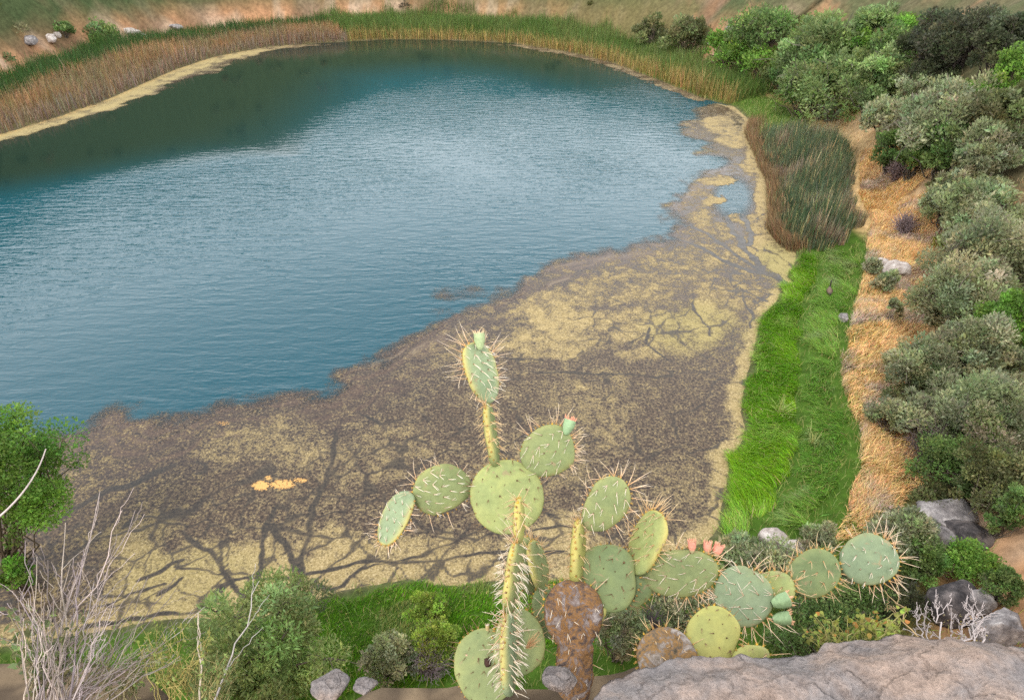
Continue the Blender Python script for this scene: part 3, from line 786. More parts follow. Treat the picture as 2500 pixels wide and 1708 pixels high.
def shrub(name, label, cat, group, px, py, w, h, style, seed, ratio=1.0, base=None, dens=1.0, leafpx=1.7, puff=1.0):
    global RNG
    keep = RNG; RNG = np.random.default_rng(seed + 1000)
    G = ground_hit(*(base or (px, py + h * 0.46)))
    D = depth_of(G)
    w = w * 1.16; h = h * 1.1
    W = w * D / FPX; th = math.asin(min(0.98, (CAM[2] - G[2]) / np.linalg.norm(G - CAM)))
    H = max(0.55 * W, (h * D / FPX - 0.30 * W * math.sin(th)) / math.cos(th))
    if base is not None:
        top = at(px, py - h * 0.5, D); H = max(H, .0 * (base[1] - (py - h * 0.5)) * D / FPX / math.cos(th))
    root = empty(name, G, label, cat, group)
    A, B, elong, upr, bark = STYLE[style]
    A = np.array(A) * 1.6; B = np.array(B) * 1.6
    pxm = D / (FPX * 1024 / 2500.0)
    ls = float(np.clip(leafpx * pxm, 0.022, 0.20))
    nc = int(np.clip(w * h / 260.0, 14, 70))
    # clumps: outer shell of an uneven dome with deep notches
    u = RNG.normal(0, 1, (nc, 3)); u /= np.linalg.norm(u, axis=1)[:, None]; u[:, 2] = np.abs(u[:, 2]) * 1.25 - 0.42
    rr = RNG.uniform(0.45, 1.0, nc) ** 0.6
    cen = u * rr[:, None] * np.array([W * 0.42, W * 0.38, H * 0.46]) * np.exp(RNG.normal(0, .13, (nc, 1)))
    cen[:, 2] += H * 0.50
    if base is not None:
        rr_ = ray(px, py); cc_ = CAM + rr_ * (G[1] / rr_[1]); D = depth_of(cc_)
        W = w * D / FPX; H2 = h * D / FPX / math.cos(th) * .8
        u = RNG.normal(0, 1, (nc, 3)); u /= np.linalg.norm(u, axis=1)[:, None]
        cen = u * rr[:, None] * np.array([W * 0.44, W * 0.40, H2 * 0.48]) * np.exp(RNG.normal(0, .16, (nc, 1))) + (cc_ - G)
        H = float(cc_[2] - G[2] + H2 * .5)
    crad = W * 0.5 * RNG.uniform(0.14, 0.42, nc) * (22.0 / nc) ** 0.32
    crad = np.minimum(crad * puff, 0.42 * H)
    nl = int(np.clip(w * h / 5.96 / (leafpx ** 2) * 3.6 * dens, 500, 26000))
    ci = RNG.choice(nc, nl, p=crad ** 2 / np.sum(crad ** 2))
    dv = RNG.normal(0, 1, (nl, 3)); dv /= np.linalg.norm(dv, axis=1)[:, None]
    dv[:, 2] += 0.15
    rad = RNG.uniform(0.25, 1.12, nl) ** 0.55
    pos = cen[ci] + dv * (rad * crad[ci])[:, None] * np.array([1, 1, 0.85])
    pos[:, 2] = np.maximum(pos[:, 2], 0.03)
    # leaf: diamond along t, width along s
    t = dv + RNG.normal(0, .55, (nl, 3)) + np.array([0, 0, upr]); t /= np.linalg.norm(t, axis=1)[:, None]
    s = np.cross(t, RNG.normal(0, 1, (nl, 3))); s /= np.linalg.norm(s, axis=1)[:, None] + 1e-9
    size = ls * np.exp(RNG.normal(0, .3, nl))[:, None]
    Lh, Wh = size * elong * 0.5, size * 0.52
    V = np.stack([pos - t * Lh, pos + s * Wh - t * Lh * 0.1, pos + t * Lh, pos - s * Wh - t * Lh * 0.1], 1).reshape(-1, 3)
    F = np.arange(nl * 4).reshape(-1, 4)
    cc = np.exp(RNG.normal(0, .22, (nc, 1))) * np.exp(RNG.normal(0, .07, (nc, 3)))
    c = mixcol(vary(A, nl, .22, .07), vary(B, nl, .22, .07), RNG.uniform(0, 1, nl)) * cc[ci]
    mk('crown', V + G, F, M_LEAF, root, col=np.repeat(c, 4, 0))
    paths = []
    nb = min(nc, 26)
    hub = G + np.array([0, 0, 0.06 * H])
    r0 = max(0.016 * W, 0.008)
    for i in range(nb):
        st = hub + RNG.normal(0, .03 * W, 3) * np.array([1, 1, .2])
        paths.append(curve_path(st - np.array([0, 0, .12 * H]), G + cen[i], r0 * RNG.uniform(.6, 1.2), r0 * .3, 5, .07, .06))
        e = G + cen[i]
        for _ in range(3):
            paths.append(curve_path(e, e + RNG.normal(0, 1, 3) * crad[i] * .75, r0 * .3, r0 * .12, 3, .05))
    Vb, Fb = tubes(paths, 3)
    mk('branches', Vb, Fb, M_BARK, root, col=np.tile(np.array(bark), (len(Vb), 1)) * np.exp(RNG.normal(0, .15, (len(Vb), 1))))
    RNG = keep
    return root

def twig_bush(name, label, cat, px, py, w, h, colr, seed, base=None, n=160, depth=None):
    """leafless bush of fine twigs"""
    global RNG
    keep = RNG; RNG = np.random.default_rng(seed + 3000)
    G = ground_hit(*(base or (px, py + h * 0.46))) if depth is None else at(*(base or (px, py + h * .46)), depth)
    D = depth_of(G); W = w * D / FPX; H = max(.5 * W, h * D / FPX * 1.05)
    root = empty(name, G, label, cat)
    pxm = D / (FPX * 1024 / 2500.0)
    r = max(0.004, 0.28 * pxm)
    paths = []
    for i in range(n):
        a = RNG.uniform(0, 6.283); o = RNG.uniform(0, 1) ** .7
        tip = G + np.array([math.cos(a) * o * W * .5, math.sin(a) * o * W * .5, H * math.sqrt(max(.05, 1 - o * o * .75)) * RNG.uniform(.6, 1.05)])
        p, rd = curve_path(G + RNG.normal(0, .05 * W, 3) * np.array([1, 1, 0]), tip, r * 1.7, r * .5, 6, .05, .05)
        paths.append((p, rd))
        for _ in range(3):
            j = RNG.integers(2, 5); q = p[j]
            paths.append(curve_path(q, q + (tip - G) * .25 + RNG.normal(0, .12 * W, 3), r, r * .4, 4, .06))
    V, F = tubes(paths, 3)
    mk('twigs', V, F, M_BARK, root, col=np.tile(np.array(colr), (len(V), 1)) * np.exp(RNG.normal(0, .2, (len(V), 1))))
    RNG = keep
    return root

SHRUBS = [
    # name, label, category, px, py, w, h, style
    ('shrub', 'rounded light green shrub at the top corner of the straw grass', 2163, 372, 100, 110, 'green'),
    ('shrub', 'low green shrub above the widest part of the straw grass', 2220, 398, 95, 90, 'green'),
    ('shrub', 'dark green leafy shrub with yellow tips right above the straw grass', 2280, 378, 120, 130, 'green'),
    ('shrub', 'big pale grey-green shrub below the dark slope corner', 2290, 292, 190, 140, 'sage'),
    ('shrub', 'grey-green shrub beside the top end of the bulrushes', 2160, 300, 140, 110, 'sage'),
    ('shrub', 'dim grey-green shrub on the slope at the right picture edge, upper', 2410, 318, 120, 150, 'olive'),
    ('shrub', 'dense bright green leafy shrub under the dark slope bushes', 2345, 262, 110, 110, 'bright'),
    ('shrub', 'narrow upright sage shrub along the straw grass upper right side', 2325, 440, 85, 140, 'sage'),
    ('shrub', 'pale sage shrub in the middle of the upper right slope', 2378, 380, 120, 130, 'sage'),
    ('shrub', 'small sage shrub touching the straw grass below the upright shrub', 2303, 500, 100, 95, 'sage'),
    ('shrub', 'sage shrub just left of the pale slope rock', 2362, 512, 130, 120, 'sage'),
    ('shrub', 'light sage shrub between the two pale slope rocks', 2356, 575, 115, 105, 'sage'),
    ('shrub', 'large round grey-green shrub beside the stony straw grass', 2360, 640, 190, 170, 'sage'),
    ('shrub', 'tiny yellow-green shrub at the straw grass edge by the large round shrub', 2298, 592, 46, 36, 'yellow'),
    ('shrub', 'wide grey-green shrub below the large round shrub', 2330, 725, 190, 160, 'sage'),
    ('shrub', 'grey shrub pressing into the narrow straw grass band', 2215, 890, 175, 170, 'sage'),
    ('shrub', 'grey-green shrub on the slope right of the narrow straw band', 2355, 862, 150, 150, 'sage'),
    ('shrub', 'glossy dark green shrub at the right picture edge halfway up', 2418, 795, 110, 170, 'bright'),
    ('shrub', 'pale sage shrub wedged between two larger grey shrubs at mid slope', 2287, 850, 120, 120, 'sage'),
    ('shrub', 'broad green-grey shrub at the right above the fallen grey branches', 2385, 1000, 200, 150, 'sage'),
    ('shrub', 'low wide sage shrub overhanging the fallen grey branches', 2250, 1012, 200, 120, 'sage'),
    ('shrub', 'yellow-green shrub right of the fallen grey branches', 2362, 1068, 130, 95, 'green'),
    ('shrub', 'green shrub below the fallen grey branches', 2322, 1125, 160, 115, 'green'),
    ('shrub', 'olive shrub at the right picture edge above the layered rock', 2398, 1155, 170, 130, 'olive'),
    ('shrub', 'small olive tuft shrub just above the layered rock', 2272, 1203, 105, 66, 'olive'),
    ('shrub', 'small sage shrub between straw grass and the leaning grey shrub', 2138, 1008, 105, 85, 'sage'),
    ('shrub', 'small grey tuft on the stony straw grass', 2165, 690, 62, 56, 'sage'),
    ('shrub', 'small upright grey tuft on the narrow straw grass', 2152, 762, 44, 66, 'sage'),
    ('shrub', 'dark small tuft at the top of the stony straw grass', 2120, 650, 46, 46, 'sage'),
    ('shrub', 'grey-green shrub left of the white boulder', 1792, 1340, 100, 74, 'sage'),
    ('shrub', 'feathery grey shrub right of the white boulder', 1996, 1312, 92, 66, 'sage'),
    ('shrub', 'grey-green shrub under the white boulder', 1885, 1402, 180, 56, 'sage'),
    ('shrub', 'soft grey-green shrub behind the farthest cactus pad', 2188, 1300, 150, 140, 'sage'),
    ('shrub', 'green shrub left of the dark round boulder', 2224, 1355, 110, 120, 'green'),
    ('shrub', 'dark shrub under the two end cactus pads', 2130, 1440, 190, 100, 'dark'),
    ('shrub', 'green shrub between the cactus end pads and the vine', 2030, 1492, 220, 100, 'green'),
    ('shrub', 'dark green shrub behind the blue-green pad above the ledge', 1960, 1545, 200, 90, 'green'),
    ('shrub', 'bright green shrub between the layered rock and the dark boulder', 2350, 1362, 140, 96, 'bright'),
    ('shrub', 'green shrub at the right edge beside the dark boulder', 2420, 1425, 90, 110, 'green'),
    ('shrub', 'green shrub at the right edge beside the layered rock', 2428, 1240, 90, 150, 'green'),
    ('shrub', 'grey-green feathery shrub under the pad with three pink flowers', 1672, 1478, 180, 130, 'sage'),
    ('shrub', 'soft grey shrub behind the brown cactus trunk', 1500, 1540, 130, 150, 'sage'),
    ('shrub', 'yellow-green upright shrub on the near lawn left of the cactus', 1050, 1482, 92, 90, 'yellow'),
    ('shrub', 'yellow-green shrub behind the grey twigs on the lawn', 1068, 1560, 110, 110, 'yellow'),
    ('shrub', 'low sage shrub left of the grey twigs at the bottom', 955, 1605, 130, 100, 'sage'),
    ('shrub', 'small grey bush far off on the red bank above the reeds', 1672, 92, 95, 95, 'olive'),
    ('shrub', 'thin brownish bush far off on the red bank, left of the grey one', 1590, 84, 75, 70, 'olive'),
    ('shrub', 'bright green hanging vine shrub at the foot of the red bank', 1762, 122, 95, 80, 'bright'),
    ('shrub', 'bright green creeping shrub below the hanging vine', 1808, 150, 130, 66, 'bright'),
    ('shrub', 'bright green creeping shrub beside the willow tree', 1862, 172, 130, 60, 'bright'),
    ('shrub', 'thick green vine shrub on the red bank at the top picture edge', 1856, 92, 175, 95, 'green'),
    ('shrub', 'green shrub on the bank above the willow tree', 1985, 84, 110, 84, 'green'),
    ('tree', 'tall pale green willow tree, largest at the far corner', 1985, 155, 220, 190, 'willow'),
    ('shrub', 'blue-green bush at the left foot of the willow tree', 1912, 188, 110, 76, 'green'),
    ('tree', 'low spreading green tree in front of the willow tree', 2015, 240, 230, 110, 'willow'),
    ('tree', 'green tree right of the low spreading tree', 2116, 222, 120, 160, 'willow'),
    ('tree', 'grey-green tree at the top edge right of the willow', 2112, 88, 130, 115, 'willow'),
    ('tree', 'small bright yellow-green tree at the top edge before the dark slope', 2196, 84, 90, 84, 'bright'),
    ('tree', 'bright green tree in the middle of the far right thicket', 2090, 136, 95, 105, 'bright'),
    ('tree', 'green tree at the right end of the far thicket', 2160, 134, 140, 115, 'green'),
    ('shrub', 'small pale shrub under the right end of the far thicket', 2172, 184, 84, 80, 'willow'),
    ('shrub', 'dark brownish bush on the dark slope beside the bright tree', 2250, 118, 150, 140, 'dark'),
    ('shrub', 'large dark bush at the top of the dark slope', 2330, 110, 190, 150, 'dark'),
    ('shrub', 'dark tall bush at the right edge of the dark slope', 2405, 140, 130, 190, 'dark'),
    ('shrub', 'dull olive bush low on the dark slope', 2262, 196, 140, 90, 'dark'),
    ('tree', 'bright green tree at the right picture edge in front of the dark slope', 2425, 205, 96, 150, 'bright'),
    ('shrub', 'pale feathery shrub below the dull olive bush', 2225, 238, 110, 100, 'sage'),
    ('shrub', 'small green bush among rocks on the far left bank', 162, 76, 56, 32, 'green'),
    ('shrub', 'dusky green bush behind the far green reeds at left', 255, 88, 76, 46, 'green'),
    ('shrub', 'low yellow-green plants beside the bulrushes under the far trees', 1950, 268, 120, 36, 'bright'),
]
def build_shrubs():
    for i, (nm, lab, px, py, w, h, stl) in enumerate(SHRUBS):
        cat = 'tree' if nm == 'tree' else 'shrub'
        near = py > 1380
        big = (1.28 if px > 2260 else .95) if px > 2120 and 280 < py < 1200 else 1.0
        px = px + (14 if 2130 < px < 2320 and 700 < py < 1100 else 0)
        shrub(nm, lab, cat, 'trees at the far corner' if nm == 'tree' else 'shrubs on the banks', px, py, w * big, h * big, stl, i, leafpx=1.35 if not near else 1.25)
    gaps = [(2395, 455, 90, 80, 'low scrub above the pale flat slope rock'), (2340, 690, 90, 80, 'low scrub under the large round shrub'), (2300, 780, 110, 90, 'scrub under the wide shrub at mid slope'),
            (2420, 700, 80, 80, 'scrub at the right edge under the grey slope rock'), (2270, 940, 120, 80, 'scrub above the low wide shrub by the fallen branches'), (2410, 920, 110, 90, 'scrub at the right edge under the glossy dark shrub'),
            (2300, 1060, 110, 70, 'scrub behind the fallen grey branches'), (2430, 1080, 80, 90, 'scrub at the right edge above the olive shrub'), (2345, 490, 90, 70, 'scrub under the narrow upright sage shrub'),
            (2420, 560, 80, 70, 'scrub at the right edge between the two pale rocks'), (2200, 960, 90, 60, 'low scrub at the straw grass by the small sage shrub'), (2350, 790, 110, 80, 'scrub left of the glossy dark shrub'),
            (2320, 945, 110, 80, 'scrub between the grey shrub and the broad green-grey shrub'), (2435, 620, 70, 80, 'scrub at the right edge beside the rounded pale rock'), (2290, 450, 70, 60, 'small scrub at the straw grass left of the upright shrub'),
            (2400, 1180, 90, 60, 'small scrub above the right end of the layered slab')]
    for i, (px, py, w, h, lab) in enumerate(gaps):
        shrub('low_scrub', lab, 'scrub', 'low scrub on the right slope', px, py, w, h, ('sage', 'sage', 'olive', 'sage')[i % 4], 700 + i, leafpx=1.3)
    shrub('tree', 'bright green tree cut by the left picture edge over the algae', 'tree', None, 38, 1150, 200, 360, 'bright', 501, base=(15, 1400), leafpx=1.5, dens=1.6, puff=1.9)
    shrub('mesquite', 'feathery pale green mesquite bush at the bottom left of the lawn', 'shrub', None, 632, 1565, 290, 240, 'mesquite', 502, base=(640, 1715), leafpx=1.15, dens=.95, puff=1.15)
    shrub('shrub', 'small bright green bush at the left edge under the tree', 'shrub', 'shrubs on the banks', 66, 1400, 70, 90, 'bright', 503)
    twig_bush('dead_bush', 'fallen grey leafless branches at the straw grass lower end', 'dead bush', 2262, 1085, 150, 110, (.15, .115, .11), 1, n=120)
    twig_bush('dead_bush', 'grey leafless twigs on the lawn between two yellow-green shrubs', 'dead bush', 1050, 1592, 115, 110, (.26, .21, .22), 2, n=150)
    twig_bush('dead_bush', 'purple-grey leafless bush right behind the brown trunk', 'dead bush', 1572, 1515, 100, 150, (.13, .105, .12), 3, n=130)
    twig_bush('dead_bush', 'greyish dry tuft in the wide straw grass', 'dead bush', 2200, 548, 66, 56, (.25, .19, .19), 4, n=90)
    twig_bush('dead_bush', 'purplish dry tuft under the low green shrub in straw grass', 'dead bush', 2185, 420, 60, 50, (.24, .17, .16), 5, n=90)
    twig_bush('dead_bush', 'grey dry bush on the upper right slope between sage shrubs', 'dead bush', 2365, 448, 100, 84, (.17, .14, .14), 6, n=110)
    twig_bush('dead_bush', 'grey dry bush at the right edge above the pale rock', 'dead bush', 2415, 385, 80, 90, (.15, .125, .13), 7, n=100)
build_shrubs()

def bank_scrub():
    n = 9000
    q = np.column_stack([RNG.uniform(-125, 50, n), RNG.uniform(50, 190, n)])
    d = shore_sd(q[:, 0], q[:, 1]); b = bearing(q[:, 0], q[:, 1]); z = height(q[:, 0], q[:, 1], d)
    ok = (d > 16) & (z > 1.2) & (b > 48) & (b < 178) & (fbm(q[:, 0] / 7, q[:, 1] / 7, seed=241) > .44)
    q, z = q[ok][:420], z[ok][:420]; k = len(q)
    per = 90
    R = RNG.uniform(.5, 1.5, k)
    dv = RNG.normal(0, 1, (k, per, 3)); dv /= np.linalg.norm(dv, axis=2, keepdims=True); dv[..., 2] = np.abs(dv[..., 2])
    pos = (np.column_stack([q, z])[:, None] + dv * (R[:, None] * RNG.uniform(.5, 1.05, (k, per)))[..., None]).reshape(-1, 3)
    m = len(pos)
    t = dv.reshape(-1, 3) + RNG.normal(0, .5, (m, 3)); t /= np.linalg.norm(t, axis=1)[:, None]
    s = np.cross(t, RNG.normal(0, 1, (m, 3))); s /= np.linalg.norm(s, axis=1)[:, None]
    V = np.stack([pos - t * .22, pos + s * .13, pos + t * .22, pos - s * .13], 1).reshape(-1, 3)
    kc = mixcol(vary((.14, .17, .07), k), vary((.17, .13, .08), k), (RNG.uniform(0, 1, k) < .3) * 1.0)
    tag(mk('bank_scrub', V, np.arange(4 * m).reshape(-1, 4), M_LEAF, col=np.repeat(np.repeat(kc, per, 0) * np.exp(RNG.normal(0, .2, (m, 1))), 4, 0)), 'scattered green and brown scrub over the far bank', 'scrub', kind='stuff')
bank_scrub()

# ------------------------------------------------------------------ rocks
def mat_rock(name, a, b, c, scale=3.0, spots=0.0, bump=0.5):
    m, n, l = new_mat(name)
    v = obj_vec(n, l)
    f = noise(n, l, scale, 8, 0.62, v, .3); g = noise(n, l, scale * 6, 5, 0.7, v)
    col = ramp(n, l, f, [(.30, c), (.47, a), (.62, b)])
    col = mixc(n, l, .7, col, ramp(n, l, g, [(.3, (.40, .40, .42)), (.55, (.95, .95, .95)), (.7, (1.15, 1.12, 1.1))]), 'MULTIPLY')
    g2 = noise(n, l, scale * 26, 4, .7, v)
    col = mixc(n, l, .6, col, ramp(n, l, g2, [(.3, (.5, .5, .5)), (.65, (1.1, 1.1, 1.1))]), 'MULTIPLY')
    if spots:
        vo = n.new('ShaderNodeTexVoronoi'); vo.inputs['Scale'].default_value = spots; l.new(v, vo.inputs['Vector'])
        k = ramp(n, l, vo.outputs['Distance'], [(0.04, (1, 1, 1)), (0.10, (0, 0, 0))])
        col = mixc(n, l, mathn(n, l, 'MULTIPLY', k, .8), col, (.03, .025, .022))
    p = N(n, 'ShaderNodeBsdfPrincipled'); p.inputs['Roughness'].default_value = .92; p.inputs['Specular IOR Level'].default_value = .15
    l.new(col, p.inputs['Base Color'])
    vc = n.new('ShaderNodeTexVoronoi'); vc.feature = 'DISTANCE_TO_EDGE'; vc.inputs['Scale'].default_value = scale * 1.3
    vd = n.new('ShaderNodeMix'); vd.data_type = 'VECTOR'; vd.inputs['Factor'].default_value = .22; l.new(v, vd.inputs['A'])
    nz = n.new('ShaderNodeTexNoise'); nz.inputs['Scale'].default_value = scale * 2; nz.inputs['Detail'].default_value = 5; l.new(v, nz.inputs['Vector']); l.new(nz.outputs['Color'], vd.inputs['B'])
    l.new(vd.outputs['Result'], vc.inputs['Vector'])
    ck = ramp(n, l, vc.outputs['Distance'], [(0.0, (0, 0, 0)), (0.035, (1, 1, 1))])
    col = mixc(n, l, .30, col, mixc(n, l, ck, (.25, .22, .21, 1), (1, 1, 1, 1)), 'MULTIPLY'); l.new(col, p.inputs['Base Color'])
    bp = N(n, 'ShaderNodeBump'); bp.inputs['Strength'].default_value = bump; bp.inputs['Distance'].default_value = .22 / scale
    l.new(mathn(n, l, 'ADD', mathn(n, l, 'ADD', f, mathn(n, l, 'MULTIPLY', g, .5)), mathn(n, l, 'ADD', mathn(n, l, 'MULTIPLY', g2, .22), mathn(n, l, 'MULTIPLY', ck, .10))), bp.inputs['Height']); l.new(bp.outputs[0], p.inputs['Normal'])
    o = N(n, 'ShaderNodeOutputMaterial'); l.new(p.outputs[0], o.inputs[0])
    return m
M_WHITE = mat_rock('pale_limestone', (.50, .43, .38), (.66, .60, .55), (.30, .24, .21), 2.5)
M_GREY = mat_rock('grey_limestone', (.26, .235, .23), (.46, .42, .40), (.10, .09, .09), 2.2)
M_DARKROCK = mat_rock('dark_rock', (.085, .075, .075), (.20, .17, .16), (.03, .028, .03), 2.0)
M_LEDGE = mat_rock('ledge_limestone', (.31, .268, .25), (.42, .312, .25), (.21, .20, .205), 4.0, 8.0, 1.0)

def ico(sub):
    import bmesh
    bm = bmesh.new(); bmesh.ops.create_icosphere(bm, subdivisions=sub, radius=1.0)
    V = np.array([v.co[:] for v in bm.verts]); F = np.array([[v.index for v in f.verts] for f in bm.faces]); bm.free()
    return V, F
ICO3, ICO2, ICO1 = ico(4), ico(2), ico(1)

def rock_shape(size, seed, flats=9, layer=0.0, sub=None):
    V, F = sub or ICO3
    V = V.copy(); r = np.random.default_rng(seed)
    nn = r.normal(0, 1, (flats, 3)); nn /= np.linalg.norm(nn, axis=1)[:, None]
    nn = np.vstack([nn, [[0, 0, 1], [0, 0, -1]]])
    off = r.uniform(.52, .85, len(nn))
    for a, o in zip(nn, off):                      # chop flat facets
        k = V @ a - o
        V = V - np.where(k > 0, k * .88, 0)[:, None] * a
    m = fbm(V[:, 0] * 1.7 + seed, V[:, 1] * 1.7, V[:, 2] * 1.7 + 9, octv=4, seed=seed)
    V = V * (1 + .32 * (m - .5))[:, None]
    if sub is None:
        m2 = fbm(V[:, 0] * 6 + seed, V[:, 1] * 6, V[:, 2] * 9, octv=3, seed=seed + 7); V = V * (1 + .16 * (m2 - .5))[:, None]
    if layer:
        V[:, :2] *= (1 + layer * (np.floor(V[:, 2] * 5 + 2 * m) % 2))[:, None]
    return V * np.asarray(size), F

def rock(name, label, px, py, w, h, mat, seed, cat='rock', group='rocks on the banks', deep=.8, parent_shapes=None, sink=.28, layer=0.0):
    G = ground_hit(px, py + h * .42)
    D = depth_of(G); W = w * D / FPX * .56; H = h * D / FPX * .62
    V, F = rock_shape((W, W * deep, H), seed, layer=layer)
    G2 = G + np.array([0, 0, H * (1 - sink) * .7])
    o = mk(name, V + G2, F, mat, origin=G2, smooth=False)
    return tag(o, label, cat, group)

rock('boulder', 'white angular boulder on the green shore beyond the cactus', 1882, 1308, 88, 74, M_WHITE, 11, 'boulder')
rock('boulder', 'smaller pale boulder leaning against the white one', 1926, 1326, 66, 66, M_WHITE, 12, 'boulder')
rock('layered_rock', 'layered grey rock slab on the right slope', 2325, 1246, 150, 60, M_GREY, 13, layer=.07)
rock('layered_rock', 'dark grey rock under the layered slab', 2350, 1290, 110, 70, M_DARKROCK, 14)
rock('boulder', 'upright grey block with a white top beside the layered slab', 2275, 1295, 84, 100, M_GREY, 15, 'boulder', deep=.9)
rock('boulder', 'dark round boulder on the lower right slope', 2312, 1448, 110, 110, M_DARKROCK, 16, 'boulder', deep=.9)
rock('boulder', 'pale grey boulder joined to the dark round one', 2372, 1452, 66, 100, M_GREY, 17, 'boulder')
rock('boulder', 'rough grey boulder at the right edge above the ledge', 2430, 1515, 110, 100, M_GREY, 18, 'boulder')
rock('rock', 'pale flat rock on the slope at the right edge, upper', 2428, 497, 44, 24, M_WHITE, 19)
rock('rock', 'dark rock below the pale flat slope rock', 2402, 520, 60, 40, M_DARKROCK, 20)
rock('rock', 'rounded pale rock at the right edge above the large round shrub', 2405, 592, 46, 26, M_GREY, 21)
rock('rock', 'grey rock at the right edge beside the large round shrub', 2436, 655, 40, 60, M_GREY, 22)
rock('rock', 'pinkish pale stone in the stony straw grass', 2182, 655, 62, 46, M_WHITE, 23)
rock('rock', 'small pinkish stone low in the stony straw grass', 2150, 640, 34, 26, M_WHITE, 24)
rock('rock', 'small grey stone where green grass meets straw', 2058, 772, 26, 22, M_GREY, 25)
rock('boulder', 'square white boulder on the far left bank', 127, 94, 28, 24, M_WHITE, 26, 'boulder')
rock('boulder', 'broken white boulder next to the square one far left', 142, 84, 16, 16, M_WHITE, 27, 'boulder')
rock('boulder', 'grey weathered boulder at the far left edge', 74, 98, 36, 20, M_GREY, 28, 'boulder')
rock('boulder', 'long pale boulder behind the green reeds far left', 322, 76, 40, 22, M_WHITE, 29, 'boulder')
rock('boulder', 'pale boulder right of the long one behind green reeds', 346, 86, 26, 16, M_WHITE, 30, 'boulder')
rock('boulder', 'small pale boulder at the top edge behind green reeds', 430, 66, 30, 16, M_GREY, 31, 'boulder')
rock('boulder', 'grey boulder on the red bank beside the vine shrub', 1781, 76, 26, 24, M_GREY, 32, 'boulder')
rock('rock', 'white stone on the red bank above the hanging vine', 1731, 106, 8, 7, M_WHITE, 33)
rock('boulder', 'pale flat outcrop at the top edge above the willow', 2060, 70, 46, 30, M_GREY, 34, 'boulder')

# ledge at the viewer's feet
def build_ledge():
    E = [(1330, 1790), (1400, 1745), (1440, 1705), (1470, 1668), (1505, 1648),
         (1560, 1626), (1620, 1616), (1700, 1606), (1780, 1602), (1860, 1597), (1930, 1588), (1990, 1580), (2060, 1562), (2150, 1552), (2215, 1541), (2260, 1539), (2330, 1548), (2437, 1556), (2560, 1570)]
    zt = lambda px: 18.40 + .05 * math.sin(px / 170.0)
    edge = np.array([on_z(px, py, zt(px)) for px, py in E])
    # resample the rim finely
    s = np.concatenate([[0], np.cumsum(np.linalg.norm(np.diff(edge, axis=0), axis=1))])
    nu = 420; u = np.linspace(0, s[-1], nu)
    e = np.column_stack([np.interp(u, s, edge[:, i]) for i in range(3)])
    e[:, 1] += .030 * (fbm(u / .05, u * 0 + 3, octv=4, seed=301) - .5)
    inn = np.concatenate([np.linspace(0, .5, 70), np.linspace(.55, 2.6, 18)])          # inward from the rim
    down = np.concatenate([np.linspace(0.02, .9, 16)])
    rows = []
    for k in inn[::-1]:
        p = e.copy(); p[:, 1] -= k
        x, y = p[:, 0], p[:, 1]
        rise = .05 * sstep(0, .10, k) + .09 * k
        lump = .085 * (fbm(x / .42, y / .42, octv=5, seed=302) - .5) + .035 * (fbm(x / .12 + y / .3, y / .16, octv=4, seed=303) - .5) + .022 * (fbm(x / .04, y / .035, octv=3, seed=306) - .5)
        p[:, 2] += rise + lump * sstep(-.02, .08, k) - .02
        rows.append(p)
    for k in down:
        p = e.copy()
        p[:, 1] += .05 * math.sin(k * 5) - .25 * k + .06 * (fbm(u / .15, np.full(nu, k / .12), octv=4, seed=304) - .5)
        p[:, 2] -= k
        rows.append(p)
    V = np.vstack(rows)
    o = mk('rock_ledge', V, grid_faces(len(rows), nu), M_LEDGE, smooth=True, origin=(1.0, .6, 18.3))
    tag(o, 'pinkish grey limestone ledge along the bottom edge', 'rock ledge')
    # thickness: back and underside
build_ledge()
def ledge_stone(px, py, w, d, seed, label):
    c = at(px, py, d); W = w * d / FPX * .55
    V, F = rock_shape((W, W * .8, W * .5), seed)
    c = c - np.array([0, 0, W * .42])
    tag(mk('stone', V + c, F, M_LEDGE, origin=c), label, 'stone', 'stones on the cliff edge')
ledge_stone(805, 1662, 95, 2.05, 61, 'pale stone at the bottom edge below the lawn')
ledge_stone(890, 1668, 55, 2.05, 62, 'smaller pale stone right of the one below the lawn')
ledge_stone(1368, 1646, 80, 2.0, 63, 'pale stone at the foot of the brown cactus trunk')

def build_shelf():
    xs = np.linspace(-4.2, 4.5, 150); ys = np.linspace(.1, 2.1, 50)
    X, Y = np.meshgrid(xs, ys, indexing='ij')
    lim = np.interp(X, [-4.2, -2, -1.2, -.4, .6, 1.4, 4.5], [2.0, 1.9, 1.25, 1.22, 1.30, 1.25, 1.3]) + .12 * (fbm(X / .4, Y * 0, seed=311) - .5)
    Z = np.interp(X, [-4.2, -1.4, -.5, .6, 4.5], [16.8, 16.9, 17.75, 17.80, 17.55]) - .25 * np.clip(Y - .9, 0, 3) + .07 * (fbm(X / .2, Y / .2, octv=4, seed=312) - .5)
    over = np.clip(Y - lim, 0, 1); Z = Z - np.minimum(2.5, 14 * over)
    Yd = np.where(Y > lim, lim + .25 * (Y - lim), Y)
    C = mixcol(np.tile((.085, .062, .042), (X.size, 1)), np.tile((.20, .145, .09), (X.size, 1)), sstep(.4, .65, fbm(X / .09, Y / .09, octv=3, seed=313)).ravel())
    tag(mk('ground_shelf', np.column_stack([X.ravel(), Yd.ravel(), Z.ravel()]), grid_faces(150, 50), M_SOIL, col=C, smooth=True), kind='structure')
build_shelf()

